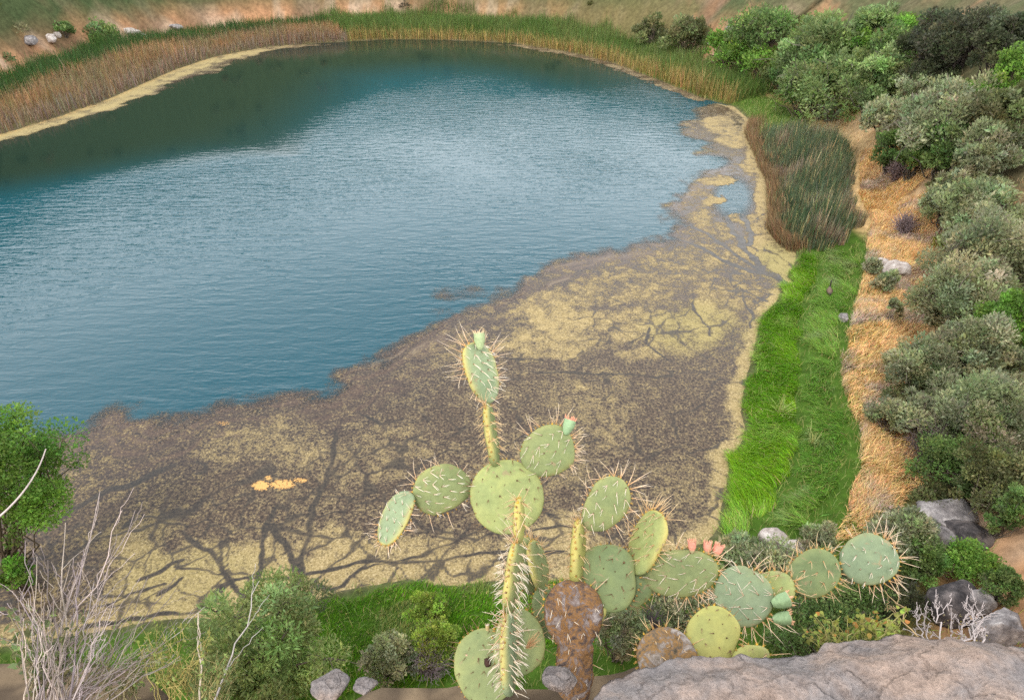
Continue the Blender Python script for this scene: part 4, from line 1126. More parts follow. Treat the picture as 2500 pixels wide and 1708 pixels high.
# ------------------------------------------------------------------ prickly pears
def mat_pad(name, c, c2, wood=0.0):
    m, n, l = new_mat(name)
    v = obj_vec(n, l)
    f = noise(n, l, 9.0, 5, .6, v, .4); g = noise(n, l, 60.0, 4, .65, v)
    e = N(n, 'ShaderNodeAttribute', attribute_name='edge').outputs['Fac']
    col = mixc(n, l, ramp(n, l, f, [(.35, (0, 0, 0)), (.65, (1, 1, 1))]), (*c, 1), (*c2, 1))
    col = mixc(n, l, .35, col, ramp(n, l, g, [(.3, (.6, .6, .6)), (.7, (1.15, 1.15, 1.1))]), 'MULTIPLY')
    ey = mixc(n, l, f, (.50, .44, .12, 1), (.40, .30, .10, 1))
    col = mixc(n, l, mathn(n, l, 'MULTIPLY', e, .85), col, ey)
    # corky scars
    h = noise(n, l, 22.0, 4, .7, v, .8)
    col = mixc(n, l, ramp(n, l, h, [(.61, (0, 0, 0)), (.67, (.7, .7, .7))]), col, (.27, .20, .11, 1))
    h2 = noise(n, l, 5.0, 6, .7, v, 1.2)
    col = mixc(n, l, .55, col, ramp(n, l, h2, [(.32, (.62, .66, .60)), (.5, (1, 1, 1)), (.68, (1.18, 1.14, 1.0))]), 'MULTIPLY')
    if wood:
        k = noise(n, l, 17.0, 7, .72, v, .9); q = noise(n, l, 55.0, 5, .75, v)
        wcol = ramp(n, l, k, [(.32, (.035, .030, .030)), (.42, (.135, .095, .078)), (.495, (.30, .155, .055)), (.53, (.17, .120, .10)), (.64, (.36, .31, .29))])
        wcol = mixc(n, l, .7, wcol, ramp(n, l, q, [(.3, (.35, .35, .35)), (.7, (1.15, 1.15, 1.15))]), 'MULTIPLY')
        col = mixc(n, l, wood, col, wcol)
    p = N(n, 'ShaderNodeBsdfPrincipled'); p.inputs['Roughness'].default_value = .62 if not wood else .95
    p.inputs['Specular IOR Level'].default_value = .25 if not wood else .08
    p.inputs['Subsurface Weight'].default_value = 0.0
    l.new(col, p.inputs['Base Color'])
    b = N(n, 'ShaderNodeBump'); b.inputs['Strength'].default_value = .35 + .65 * wood; b.inputs['Distance'].default_value = .004 + .012 * wood
    l.new(mathn(n, l, 'ADD', f, mathn(n, l, 'MULTIPLY', g, .4)), b.inputs['Height']); l.new(b.outputs[0], p.inputs['Normal'])
    o = N(n, 'ShaderNodeOutputMaterial'); l.new(p.outputs[0], o.inputs[0])
    return m

PADM = {
    'yellow': mat_pad('pad_yellow_green', (.295, .320, .115), (.235, .275, .105)),
    'lemon': mat_pad('pad_lemon', (.345, .325, .095), (.270, .275, .088)),
    'green': mat_pad('pad_green', (.222, .248, .100), (.172, .208, .086)),
    'deep': mat_pad('pad_deep_green', (.165, .206, .086), (.132, .174, .074)),
    'pale': mat_pad('pad_pale', (.240, .290, .165), (.200, .255, .138)),
    'blue': mat_pad('pad_blue_green', (.192, .240, .138), (.155, .205, .116)),
    'wood': mat_pad('pad_woody', (.16, .12, .08), (.12, .10, .07), 1.0),
    'scab': mat_pad('pad_scabbed', (.30, .28, .09), (.22, .22, .08), .9),
}
M_SPINE = mat_attr('spine', .55, .3, 40.0, .12)
M_AREOLE = mat_attr('areole', .95, .05, 60.0, .3)
M_FRUIT = mat_attr('fruit', .6, .25, 30.0, .18)

def cones(A, B, r, bend, col_a, col_b, seg=3, sides=3):
    """curved tapered spines from A to B; bend (N,3) offset of the middle"""
    n = len(A)
    T = B - A; L = np.linalg.norm(T, axis=1, keepdims=True) + 1e-9; T = T / L
    ref = np.where(np.abs(T[:, 2:3]) < .9, np.array([[0, 0, 1.0]]), np.array([[1.0, 0, 0]]))
    U = np.cross(T, ref); U /= np.linalg.norm(U, axis=1, keepdims=True); Wv = np.cross(T, U)
    ss = np.linspace(0, 1, seg + 1)
    V = np.zeros((n, seg * sides + 1, 3)); C = np.zeros((n, seg * sides + 1, 3))
    for i, s in enumerate(ss):
        c = A + (B - A) * s + bend * (4 * s * (1 - s))
        cc = col_a * (1 - s) + col_b * s
        if i < seg:
            rr = (r * (1 - .75 * s))[:, None]
            for j in range(sides):
                a = j * 2 * math.pi / sides
                V[:, i * sides + j] = c + rr * (math.cos(a) * U + math.sin(a) * Wv); C[:, i * sides + j] = cc
        else:
            V[:, -1] = c; C[:, -1] = cc
    f = []
    for i in range(seg - 1):
        for j in range(sides):
            a, b = i * sides + j, i * sides + (j + 1) % sides
            f += [(a, b, b + sides), (a, b + sides, a + sides)]
    for j in range(sides):
        f.append(((seg - 1) * sides + j, (seg - 1) * sides + (j + 1) % sides, seg * sides))
    f = np.array(f)
    F = (f[None] + (np.arange(n) * (seg * sides + 1))[:, None, None]).reshape(-1, 3)
    return V.reshape(-1, 3), F, C.reshape(-1, 3)

def blobs(P, r, col, shape=None):
    V0, F0 = ICO1
    n = len(P)
    V = (P[:, None] + V0[None] * r[:, None, None]).reshape(-1, 3)
    F = (F0[None] + (np.arange(n) * len(V0))[:, None, None]).reshape(-1, 3)
    return V, F, np.repeat(col, len(V0), 0)

def pad_frame(b, t, d0, d1, roll):
    P0 = at(b[0], b[1], d0); P1 = at(t[0], t[1], d1)
    a = P1 - P0; L = np.linalg.norm(a); a = a / L
    v = nrm((P0 + P1) / 2 - CAM)
    n0 = -v - a * np.dot(-v, a); n0 = nrm(n0)
    s0 = np.cross(a, n0)
    c, s = math.cos(math.radians(roll)), math.sin(math.radians(roll))
    n = n0 * c + s0 * s; side = np.cross(a, n)
    return P0, P1, a, n, side, L

def pad(plant, label, b, t, w, d0, d1, roll, style, thick=.030, spine='white', seed=0, wide=.56, neck=.30, bow=.02, spl=.034, dens=1.0, lump=0.009, hair=1.0):
    thick = thick * 1.15
    spl = spl * 1.2; eg = 1.0 if abs(roll) > 35 else .22
    """one cactus joint: base pixel b, tip pixel t, face width in pixels w, depths, turn about its long axis"""
    r = np.random.default_rng(seed + 40)
    P0, P1, a, n, side, L = pad_frame(b, t, d0, d1, roll)
    W = w * 0.5 * (d0 + d1) / FPX / 2
    nt, nc = 30, 28
    tt = .5 - .5 * np.cos(np.linspace(0, math.pi, nt))
    def prof(x):
        x = np.asarray(x, float)
        lo = np.clip((wide - x) / wide, 0, 1); hi = np.clip((x - wide) / (1 - wide), 0, 1)
        lower = neck * np.sqrt(np.clip(1 - lo ** 8, 0, 1)) + (1 - neck) * np.clip(1 - lo ** 2.1, 0, 1) ** .75
        upper = np.sqrt(np.clip(1 - hi ** 2.15, 0, 1))
        return np.where(x < wide, lower, upper)
    pr = prof(tt); pr[0] = max(pr[0], .06); pr[-1] = .02
    ph = np.linspace(0, 2 * math.pi, nc, endpoint=False)
    thk = thick * np.clip(pr, 0, 1) ** .55
    cx = np.sign(np.cos(ph)) * np.abs(np.cos(ph)) ** .8
    cy = np.sign(np.sin(ph)) * np.abs(np.sin(ph)) ** .75
    wob = 1 + .11 * (fbm(np.repeat(tt, nc) * 2.6 + seed, np.tile(np.sign(np.cos(ph)) * np.abs(np.cos(ph)) ** .3, nt) * 1.2 + 5, octv=3, seed=seed).reshape(nt, nc) - .5) * 2
    X = (pr * W)[:, None] * cx[None] * wob
    X = X + r.uniform(-.09, .09) * W * np.sin(math.pi * tt)[:, None] + .035 * W * np.sin(2 * math.pi * tt + seed)[:, None]
    edgef = np.abs(cx)[None] * np.ones((nt, 1))
    Yn = thk[:, None] / 2 * cy[None]
    bowv = bow * L * (4 * tt * (1 - tt))[:, None] + bow * 1.2 * W * (X / max(W, 1e-6)) ** 2
    rel = tt[:, None] * L
    V = P0 + rel[..., None] * a + X[..., None] * side + (Yn + bowv)[..., None] * n
    if lump:
        q = V.reshape(-1, 3); m = fbm(q[:, 0] * 22, q[:, 1] * 22, q[:, 2] * 22, octv=4, seed=seed + 3) - .5
        outw = (X / W)[..., None] * side * .6 + (cy[None] * np.ones((nt, 1)))[..., None] * n
        V = V + lump * m.reshape(nt, nc)[..., None] * outw
    faces = grid_faces(nt, nc, True)
    V = V.reshape(-1, 3)
    edge = eg * np.clip((np.abs(cx)[None] ** 6) * np.ones((nt, 1)) * sstep(.05, .3, tt)[:, None], 0, 1).ravel()
    edge = np.maximum(edge, eg * np.repeat(sstep(.955, .995, tt), nc))
    o = mk('pad', V, faces, PADM[style], plant, attrs={'edge': edge}, smooth=True)
    if label: o['label'] = label
    # areoles on a diamond lattice, both faces, then along the rim
    sp = .040 / math.sqrt(dens)
    pts, nor, rim, tpar = [], [], [], []
    def surf(t_, x_, sgn):
        xn = x_ / max(float(prof(t_)) * W, 1e-6)
        yy = float(thick * prof(t_) ** .55 / 2 * max(1 - abs(xn) ** 2.4, 0) ** .45)
        bb = bow * L * 4 * t_ * (1 - t_) + bow * 1.2 * W * (x_ / W) ** 2
        return P0 + a * t_ * L + side * x_ + n * (sgn * yy + bb)
    rows = max(3, int(L / (sp * .8)))
    for i in range(rows):
        t_ = (i + .6) / rows
        if t_ > .97: continue
        hw = float(prof(t_)) * W * .90
        cols = int(2 * hw / sp) + 1
        for j in range(-cols, cols + 1):
            x_ = (j + .5 * (i % 2)) * sp + r.normal(0, .003)
            if abs(x_) > hw: continue
            for sgn in (1, -1):
                pts.append(surf(min(max(t_ + r.normal(0, .008), .03), .97), x_, sgn)); nor.append(n * sgn + side * x_ / W * .35); rim.append(0); tpar.append(t_)
    per = L * 2 + 2 * W
    nr = int(per / (.021 / math.sqrt(dens)))
    for i in range(nr):
        q = (i + .5) / nr
        ang = -2.5 + 5.0 * q                        # from one side of the neck over the tip to the other
        # walk the outline
        t_ = .5 + .5 * math.cos(ang); t_ = min(max(t_, .10), .995)
        sg = math.copysign(1, math.sin(ang)) if abs(math.sin(ang)) > .02 else 1
        x_ = sg * float(prof(t_)) * W
        bb = bow * L * 4 * t_ * (1 - t_) + bow * 1.2 * W * (x_ / W) ** 2
        pp = P0 + a * t_ * L + side * x_ * .99 + n * (bb + r.normal(0, thick * .10))
        e = .01; dx = (float(prof(min(t_ + e, 1))) - float(prof(t_ - e))) * W; dt = 2 * e * L
        nn = nrm(a * (-dx * sg) * sg + side * sg * dt) if t_ < .985 else a
        pts.append(pp); nor.append(nn + n * r.normal(0, .35)); rim.append(1); tpar.append(t_)
    pts = np.array(pts); nor = np.array(nor); nor /= np.linalg.norm(nor, axis=1)[:, None]; rim = np.array(rim); tpar = np.array(tpar)
    ac = np.where(rim[:, None] == 1, np.array([[.27, .155, .05]]), np.array([[.13, .085, .045]])) * np.exp(r.normal(0, .25, (len(pts), 1)))
    big = (rim == 1) & (tpar > .6)
    ac[big & (r.uniform(0, 1, len(pts)) < .35)] = (.50, .30, .045)
    ar = np.where(rim == 1, .0034, .0026) * np.exp(r.normal(0, .2, len(pts)))
    Va, Fa, Ca = blobs(pts, ar, ac)
    tag(mk('areoles', Va, Fa, M_AREOLE, o, col=Ca, smooth=True), kind='stuff')
    # spines
    A, B, R, Bd, CA, CB = [], [], [], [], [], []
    down = -a
    for i in range(len(pts)):
        isr = rim[i]
        if spine == 'dark': k = r.integers(1, 3) if isr else r.integers(0, 3)
        elif isr: k = r.integers(2, 6) if tpar[i] > .62 else (r.integers(1, 4) if tpar[i] > .35 else r.integers(0, 3))
        else: k = r.integers(1, 4)
        if tpar[i] < .12 and not isr: k = min(k, 1)
        if isr and r.uniform() < .28: k = 0
        k = int(round(k * hair)) if hair != 1 else k
        for _ in range(k):
            if isr:
                dv = nor[i] + r.normal(0, .40, 3) + n * r.normal(0, .5) + down * r.uniform(-.35, .25)
                ln = spl * (1.0 + .45 * tpar[i]) * r.uniform(.3, 1.45)
            else:
                dv = nor[i] * r.uniform(.55, 1.0) + down * r.uniform(.3, 1.0) + side * r.normal(0, .45)
                ln = spl * r.uniform(.55, 1.15)
            if spine == 'dark': ln *= .75
            dv = nrm(dv)
            A.append(pts[i]); B.append(pts[i] + dv * ln); R.append(.0017 * r.uniform(.75, 1.2))
            Bd.append(nor[i] * ln * r.uniform(.02, .14) + r.normal(0, .02, 3) * ln)
            u = r.uniform(0, 1)
            if spine == 'dark':
                c0 = np.array((.16, .10, .05)); c1 = np.array((.30, .20, .10))
            elif isr:
                c0 = np.array((.50, .27, .11)) * (.8 + .5 * u); c1 = np.array((.86, .75, .58))
            else:
                c0 = np.array((.62, .46, .30)); c1 = np.array((.86, .80, .68))
            if spine == 'straw': c0 = np.array((.48, .28, .11)); c1 = np.array((.74, .58, .36))
            CA.append(c0); CB.append(c1)
        if isr and tpar[i] > .45 or (spine == 'straw' and isr):
            for _ in range(5):                       # glochid tuft
                dv = nrm(nor[i] + r.normal(0, .5, 3)); ln = .010 * r.uniform(.6, 1.3)
                A.append(pts[i]); B.append(pts[i] + dv * ln); R.append(.0011); Bd.append(np.zeros(3)); CA.append(np.array((.42, .24, .04))); CB.append(np.array((.60, .40, .08)))
    if A:
        Vs, Fs, Cs = cones(np.array(A), np.array(B), np.array(R), np.array(Bd), np.array(CA), np.array(CB))
        tag(mk('spines', Vs, Fs, M_SPINE, o, col=Cs), kind='stuff')
    return o

def fruit(padobj, b, t, w, d, colr, top, seed=0, flower=False):
    r = np.random.default_rng(seed + 900)
    P0, P1, a, n, side, L = pad_frame(b, t, d, d, 0)
    W = w * d / FPX / 2
    nt, nc = 16, 16
    tt = np.linspace(0, 1, nt)
    pr = np.interp(tt, [0, .12, .5, .82, .93, .97, 1.0], [.35, .62, .98, 1.0, .95, .72, .02])
    along = np.interp(tt, [0, .93, 1.0], [0, 1.0, .90])
    ph = np.linspace(0, 2 * math.pi, nc, endpoint=False)
    V = P0 + (along * L)[:, None, None] * a + (pr * W)[:, None, None] * ((1 + .06 * np.sin(5 * ph + seed))[None, :, None] * (np.cos(ph)[None, :, None] * side + np.sin(ph)[None, :, None] * n))
    k = sstep(.90, .95, tt) if not flower else sstep(.15, .4, tt)
    C = np.array(colr)[None] * (1 - k[:, None]) + np.array(top)[None] * k[:, None]
    C = np.repeat(C, nc, 0) * np.exp(r.normal(0, .08, (nt * nc, 1)))
    F = grid_faces(nt, nc, True)
    # ragged petals / rim teeth
    m = 26 if flower else 16
    an = r.uniform(0, 6.283, m); q = P0 + a * L * .95 + (np.cos(an)[:, None] * side + np.sin(an)[:, None] * n) * W * .85
    B = q + a * (L * r.uniform(.12, .34, m))[:, None] + (np.cos(an)[:, None] * side + np.sin(an)[:, None] * n) * W * .25
    V2, F2, C2 = cones(q, B, np.full(m, W * (.16 if not flower else .26)), np.zeros((m, 3)), np.tile(top, (m, 1)) * .9, np.tile((.62, .36, .20), (m, 1)))
    Va = np.vstack([V.reshape(-1, 3), V2])
    return mk('fruit' if not flower else 'flower', Va, [F, F2 + nt * nc], M_FRUIT, padobj, col=np.vstack([C, C2]), smooth=True)

def scar(padobj, px, py, d, rad, name='scar'):
    c = at(px, py, d); V, F = rock_shape((rad, rad, rad), int(px), 5, sub=ICO2)
    mk(name, V * .9 + c, F, M_AREOLE, padobj, col=np.tile((.055, .030, .024), (len(V), 1)), smooth=True)

def build_cactus():
    # ---- main plant on the brown trunk
    root = at(1400, 1665, 2.20)
    main = empty('prickly_pear', root, 'large prickly pear with a brown corky trunk and long chain of pads', 'cactus', None)
    pad(main, 'brown corky lower trunk joint', (1400, 1710), (1403, 1520), 86, 2.20, 2.24, 10, 'wood', .100, 'white', 1, .5, .9, 0, .03, .5, .045, .25)
    pad(main, 'brown and orange corky upper trunk joint', (1404, 1590), (1390, 1414), 140, 2.22, 2.30, 5, 'wood', .085, 'white', 2, .62, .34, 0, .036, .7, .05, .5)
    # left hand branch hidden behind the column, carrying the round pad
    pad(main, None, (1350, 1560), (1322, 1430), 78, 2.36, 2.42, 20, 'deep', .026, 'dark', 3)
    pad(main, 'narrow pad seen edge-on behind the spiny column', (1326, 1446), (1300, 1318), 84, 2.42, 2.48, 62, 'green', .030, 'straw', 4)
    pad(main, None, (1304, 1452), (1280, 1310), 90, 2.44, 2.50, 30, 'green', .028, 'straw', 44, hair=.6)
    rp = pad(main, 'big round yellow-green pad', (1262, 1300), (1216, 1124), 176, 2.50, 2.58, 8, 'yellow', .032, 'dark', 5, .52, .42, .0, .036, .62)
    p2 = pad(main, 'green pad left of the round pad', (1152, 1182), (1008, 1210), 116, 2.56, 2.52, -14, 'green', .028, 'white', 6, .55, .30, .02, .040)
    pad(main, 'pale drooping end pad', (1000, 1200), (936, 1330), 92, 2.52, 2.44, 46, 'pale', .026, 'white', 7, .52, .45, .02, .026)
    pad(main, 'thin upright pad seen edge-on', (1211, 1140), (1188, 982), 92, 2.57, 2.60, 80, 'green', .036, 'straw', 8, .55, .5, .0, .044)
    p5 = pad(main, 'pale top pad with long white spines', (1197, 984), (1152, 836), 100, 2.60, 2.62, 40, 'pale', .032, 'white', 9, .62, .34, .02, .052)
    fruit(p5, (1172, 853), (1169, 812), 27, 2.60, (.30, .36, .18), (.52, .50, .30), 1)
    p6 = pad(main, 'broad green pad at upper right of the round pad', (1282, 1142), (1388, 1056), 118, 2.58, 2.60, 10, 'green', .030, 'white', 10, .55, .42, .02, .042)
    fruit(p6, (1380, 1060), (1393, 1022), 29, 2.585, (.25, .36, .19), (.62, .22, .15), 2)
    # right hand side
    pad(main, 'yellow stalk-like pad seen edge-on above the trunk', (1406, 1424), (1414, 1268), 88, 2.30, 2.36, 78, 'lemon', .038, 'straw', 11, .5, .6, .0, .032)
    p7 = pad(main, 'green pad with a crown of spines above the edge-on stalk', (1432, 1290), (1522, 1172), 104, 2.36, 2.38, 18, 'green', .030, 'white', 12, .58, .35, .02, .044)
    p9 = pad(main, 'large deep green pad with gnawed lower edge', (1470, 1492), (1502, 1330), 152, 2.28, 2.36, -6, 'deep', .032, 'dark', 13, .50, .42, .01, .044, .75)
    pad(main, None, (1512, 1470), (1584, 1410), 74, 2.33, 2.34, 8, 'deep', .026, 'dark', 33, .5, .6)
    scar(p9, 1528, 1448, 2.295, .016)
    scar(p9, 1540, 1440, 2.297, .012)
    pad(main, 'narrow yellow gnawed strip hanging under the deep green pad', (1478, 1484), (1444, 1542), 18, 2.27, 2.24, 20, 'lemon', .016, 'white', 14, .5, .7, 0, .03, .5, 0, .3)
    pad(main, 'yellow-green upright pad with bristly top', (1550, 1402), (1604, 1246), 104, 2.32, 2.36, -42, 'yellow', .030, 'straw', 15, .60, .34, .01, .046)
    p11 = pad(main, 'green pad topped by three pink flowers', (1568, 1408), (1754, 1384), 112, 2.34, 2.26, 8, 'green', .030, 'white', 16, .52, .36, .02, .042)
    for i, (q0, q1) in enumerate((((1690, 1350), (1689, 1320), ), ((1726, 1352), (1728, 1324)), ((1745, 1358), (1757, 1330)))):
        fruit(p11, q0, q1, 20 if i < 2 else 24, 2.28, (.36, .30, .16), (.62, .26, .18), 3 + i, True)
    p12 = pad(main, 'blue-green pad with heavy white spines', (1750, 1420), (1884, 1488), 134, 2.24, 2.14, -6, 'blue', .030, 'white', 17, .52, .50, .02, .046, .85)
    fruit(p12, (1884, 1474), (1926, 1460), 36, 2.13, (.21, .30, .15), (.64, .34, .20), 7)
    fruit(p12, (1886, 1512), (1928, 1506), 34, 2.12, (.21, .30, .15), (.64, .34, .20), 8)
    pad(main, 'small yellow-green pad half behind the blue-green one', (1890, 1478), (1906, 1394), 88, 2.20, 2.24, -20, 'yellow', .028, 'straw', 18)
    pad(main, 'olive pad before the last pad of the chain', (1930, 1428), (2044, 1366), 102, 2.24, 2.26, 10, 'deep', .028, 'straw', 19, .52, .45, .02, .034)
    pad(main, 'last blue-green pad at the end of the chain', (2052, 1382), (2190, 1352), 116, 2.26, 2.28, 6, 'blue', .030, 'white', 20, .52, .42, .02, .044)

    # ---- spiny column in front, pads standing edge-on
    colr = empty('prickly_pear', at(1240, 1690, 2.02), 'prickly pear column of edge-on pads covered in white spines', 'cactus', None)
    pad(colr, None, (1243, 1700), (1240, 1488), 104, 2.02, 2.10, 74, 'pale', .034, 'white', 21, .52, .5, .0, .046, 1.35)
    pad(colr, None, (1241, 1500), (1262, 1318), 112, 2.10, 2.17, 77, 'green', .036, 'white', 22, .52, .5, .0, .046, 1.35)
    pad(colr, None, (1266, 1326), (1267, 1216), 70, 2.17, 2.22, 80, 'lemon', .030, 'straw', 23, .52, .55, .0, .038)
    c4 = pad(colr, 'flat pale pad behind the column with a dark scar', (1250, 1650), (1276, 1486), 122, 2.16, 2.26, 6, 'green', .028, 'dark', 24, .5, .45, 0, .03, .8)
    scar(c4, 1262, 1568, 2.185, .009)
    r = np.random.default_rng(5)
    n = 46; A = np.tile(at(1288, 1578, 2.16), (n, 1)) + r.normal(0, .003, (n, 3)); tip = at(1318, 1548, 2.14)
    Bp = tip + r.normal(0, .014, (n, 3)); k = r.uniform(.4, 1.05, n)[:, None]
    Vt, Ft, Ct = cones(A, A + (Bp - A) * k, np.full(n, .0011), r.normal(0, .003, (n, 3)), np.tile((.42, .22, .09), (n, 1)), np.tile((.66, .44, .24), (n, 1)))
    tag(mk('bristle_tuft', Vt, Ft, M_SPINE, c4, col=Ct), kind='stuff')

    # ---- low pad at the bottom with the round hole
    low = empty('prickly_pear', at(1180, 1720, 2.2), 'low pale prickly pear pad with one round dark hole', 'cactus', None)
    l1 = pad(low, None, (1190, 1720), (1180, 1532), 150, 2.16, 2.26, -8, 'green', .028, 'dark', 25, .52, .45, 0, .03, .8)
    scar(l1, 1190, 1616, 2.178, .0165, 'hole')
    fruit(l1, (1190, 1546), (1190, 1524), 9, 2.25, (.40, .30, .14), (.72, .66, .55), 11)
    fruit(l1, (1152, 1612), (1138, 1596), 8, 2.22, (.50, .30, .2), (.64, .42, .32), 12)

    # ---- small plant behind the ledge
    sm = empty('prickly_pear', at(1690, 1640, 1.98), 'short prickly pear behind the ledge with scabbed and lemon pads', 'cactus', None)
    pad(sm, 'orange scabbed old pad', (1618, 1668), (1640, 1532), 150, 1.96, 2.05, 6, 'scab', .045, 'straw', 26, .42, .6, 0, .026, .9, .03, .6)
    pad(sm, 'lemon yellow upright pad', (1728, 1622), (1756, 1480), 122, 2.00, 2.08, 4, 'lemon', .030, 'dark', 27, .50, .45, 0, .022, 1.1)
    pad(sm, 'low yellow pad half hidden by the ledge', (1790, 1614), (1876, 1592), 52, 1.95, 1.98, 10, 'lemon', .028, 'straw', 28, .55, .6, 0, .03, .7, 0, .5)
build_cactus()

# ------------------------------------------------------------------ bare shrub, weeds, vine and twigs near the viewer
def branch_tree(start, end, r0, r1, kids, depth, out, wob=.035, spread=.5):
    p, rd = curve_path(start, end, r0, r1, 9, wob)
    out.append((p, rd))
    if depth <= 0: return
    L = np.linalg.norm(np.asarray(end) - start)
    for _ in range(kids):
        j = RNG.integers(2, 8); d = nrm(p[min(j + 1, 8)] - p[j - 1])
        d2 = nrm(d + RNG.normal(0, spread, 3)); l2 = L * RNG.uniform(.18, .45)
        branch_tree(p[j], p[j] + d2 * l2, rd[j] * .6, max(rd[j] * .2, .0012), max(1, kids - 2), depth - 1, out, wob * 1.3, spread)

def bare_shrub():
    base = at(190, 1735, 3.0)
    root = empty('bare_shrub', base, 'grey leafless shrub with long bare twigs at the lower left corner', 'dead shrub')
    # tips as measured: px, py, metres of depth
    tips = [(243, 1205, 3.5), (298, 1245, 3.5), (330, 1245, 3.6), (160, 1275, 3.3), (205, 1340, 3.4), (90, 1358, 3.1), (70, 1405, 3.0), (400, 1452, 3.4), (420, 1455, 3.5), (500, 1480, 3.4), (320, 1470, 3.3), (117, 1366, 3.2),
            (200, 1365, 3.3), (265, 1390, 3.4), (172, 1375, 3.2), (350, 1500, 3.2), (300, 1440, 3.3), (62, 1320, 3.0), (230, 1420, 3.1), (360, 1560, 3.1), (130, 1450, 3.1), (440, 1600, 3.1), (90, 1520, 2.9), (250, 1500, 3.0)]
    for _ in range(34):
        tips.append((RNG.uniform(40, 420), RNG.uniform(1400, 1620), RNG.uniform(2.8, 3.5)))
    for i, (px, py, d) in enumerate(tips):
        out = []
        st = at(140 + RNG.uniform(-70, 60) + .18 * (px - 200), 1725 + RNG.uniform(-10, 20), RNG.uniform(2.85, 3.15))
        long = py < 1350
        branch_tree(st, at(px, py, d), 0.0058 if i < 5 else .0034, .0014, 4 if long else 3, 1 if long else 2, out, .022, .30)
        V, F = tubes(out, 4)
        c = np.array((.30, .25, .235)) * math.exp(RNG.normal(0, .3)) * np.array((1, RNG.uniform(.92, 1.02), RNG.uniform(.82, 1.05)))
        mk('branch', V, F, M_BARK, root, col=np.tile(c, (len(V), 1)) * np.exp(RNG.normal(0, .1, (len(V), 1))))
    # one stray twig in front of the tree
    out = []
    st = at(-40, 1290, 3.0); mid = at(80, 1205, 3.0); en = at(112, 1095, 3.05)
    t = np.linspace(0, 1, 12)[:, None]
    p = (1 - t) ** 2 * st + 2 * t * (1 - t) * (mid * 1.0) + t ** 2 * en
    V, F = tubes([(p, np.linspace(.006, .0025, 12)), (np.array([at(-260, 1720, 3.0), at(-200, 1500, 3.0), st]), np.array([.008, .007, .006]))], 5)
    mk('branch', V, F, M_BARK, root, col=np.tile((.44, .37, .34), (len(V), 1)))
bare_shrub()

def single_stem():
    base = at(520, 1720, 3.1)
    root = empty('dry_stalk', base, 'single long grey stalk leaning across the mesquite bush', 'dry stalk')
    out = []
    branch_tree(base, at(632, 1418, 3.3), .0055, .0018, 3, 1, out, .02, .25)
    V, F = tubes(out, 4); mk('stem', V, F, M_BARK, root, col=np.tile((.40, .36, .33), (len(V), 1)))
    base = at(488, 1710, 3.1)
    root = empty('dry_stalk', base, 'thin upright pale stalk between the bare shrub and mesquite', 'dry stalk')
    out = []
    branch_tree(base, at(484, 1495, 3.2), .005, .002, 3, 1, out, .02, .25)
    V, F = tubes(out, 4); mk('stem', V, F, M_BARK, root, col=np.tile((.46, .38, .30), (len(V), 1)))
single_stem()

def weeds():
    spec = [(430, 1700, 95, 150, 'yellow flowering weed stems between the bare shrub and mesquite', (.42, .34, .12), (.26, .28, .08)),
            (110, 1700, 110, 190, 'olive broad-leaved weed under the bare shrub at the corner', (.24, .20, .11), (.15, .17, .07)),
            (300, 1710, 120, 130, 'olive low weeds at the foot of the bare shrub', (.28, .23, .12), (.17, .19, .07)),
            (520, 1712, 70, 110, 'thin olive weed at the left foot of the mesquite', (.36, .30, .13), (.20, .24, .08))]
    for i, (px, py, w, h, lab, cs, cl) in enumerate(spec):
        d = 3.15; G = at(px, py, d); root = empty('weed', G, lab, 'weed', 'weeds at the cliff edge')
        out = []; lv = []
        for k in range(34):
            tip = at(px + RNG.uniform(-w, w), py - h * RNG.uniform(.45, 1.15), d + RNG.uniform(-.12, .2))
            p, rd = curve_path(G + RNG.normal(0, .05, 3) * np.array([1, 1, .1]), tip, .0026, .0012, 7, .05); out.append((p, rd))
            for j in range(2, 7):
                for _ in range(3): lv.append(p[j] + RNG.normal(0, .012, 3))
        V, F = tubes(out, 3); mk('stems', V, F, M_BARK, root, col=np.tile(cs, (len(V), 1)) * np.exp(RNG.normal(0, .15, (len(V), 1))))
        lv = np.array(lv); n = len(lv)
        t = RNG.normal(0, 1, (n, 3)) + np.array([0, 0, .4]); t /= np.linalg.norm(t, axis=1)[:, None]
        s = np.cross(t, RNG.normal(0, 1, (n, 3))); s /= np.linalg.norm(s, axis=1)[:, None]
        sz = RNG.uniform(.006, .016, n)[:, None] * (1.8 if i == 1 else 1)
        Vl = np.stack([lv, lv + t * sz + s * sz * .5, lv + t * sz * 2, lv + t * sz - s * sz * .5], 1).reshape(-1, 3)
        mk('leaves', Vl, np.arange(4 * n).reshape(-1, 4), M_LEAF, root, col=np.repeat(vary(cl, n, .25, .1), 4, 0))
weeds()

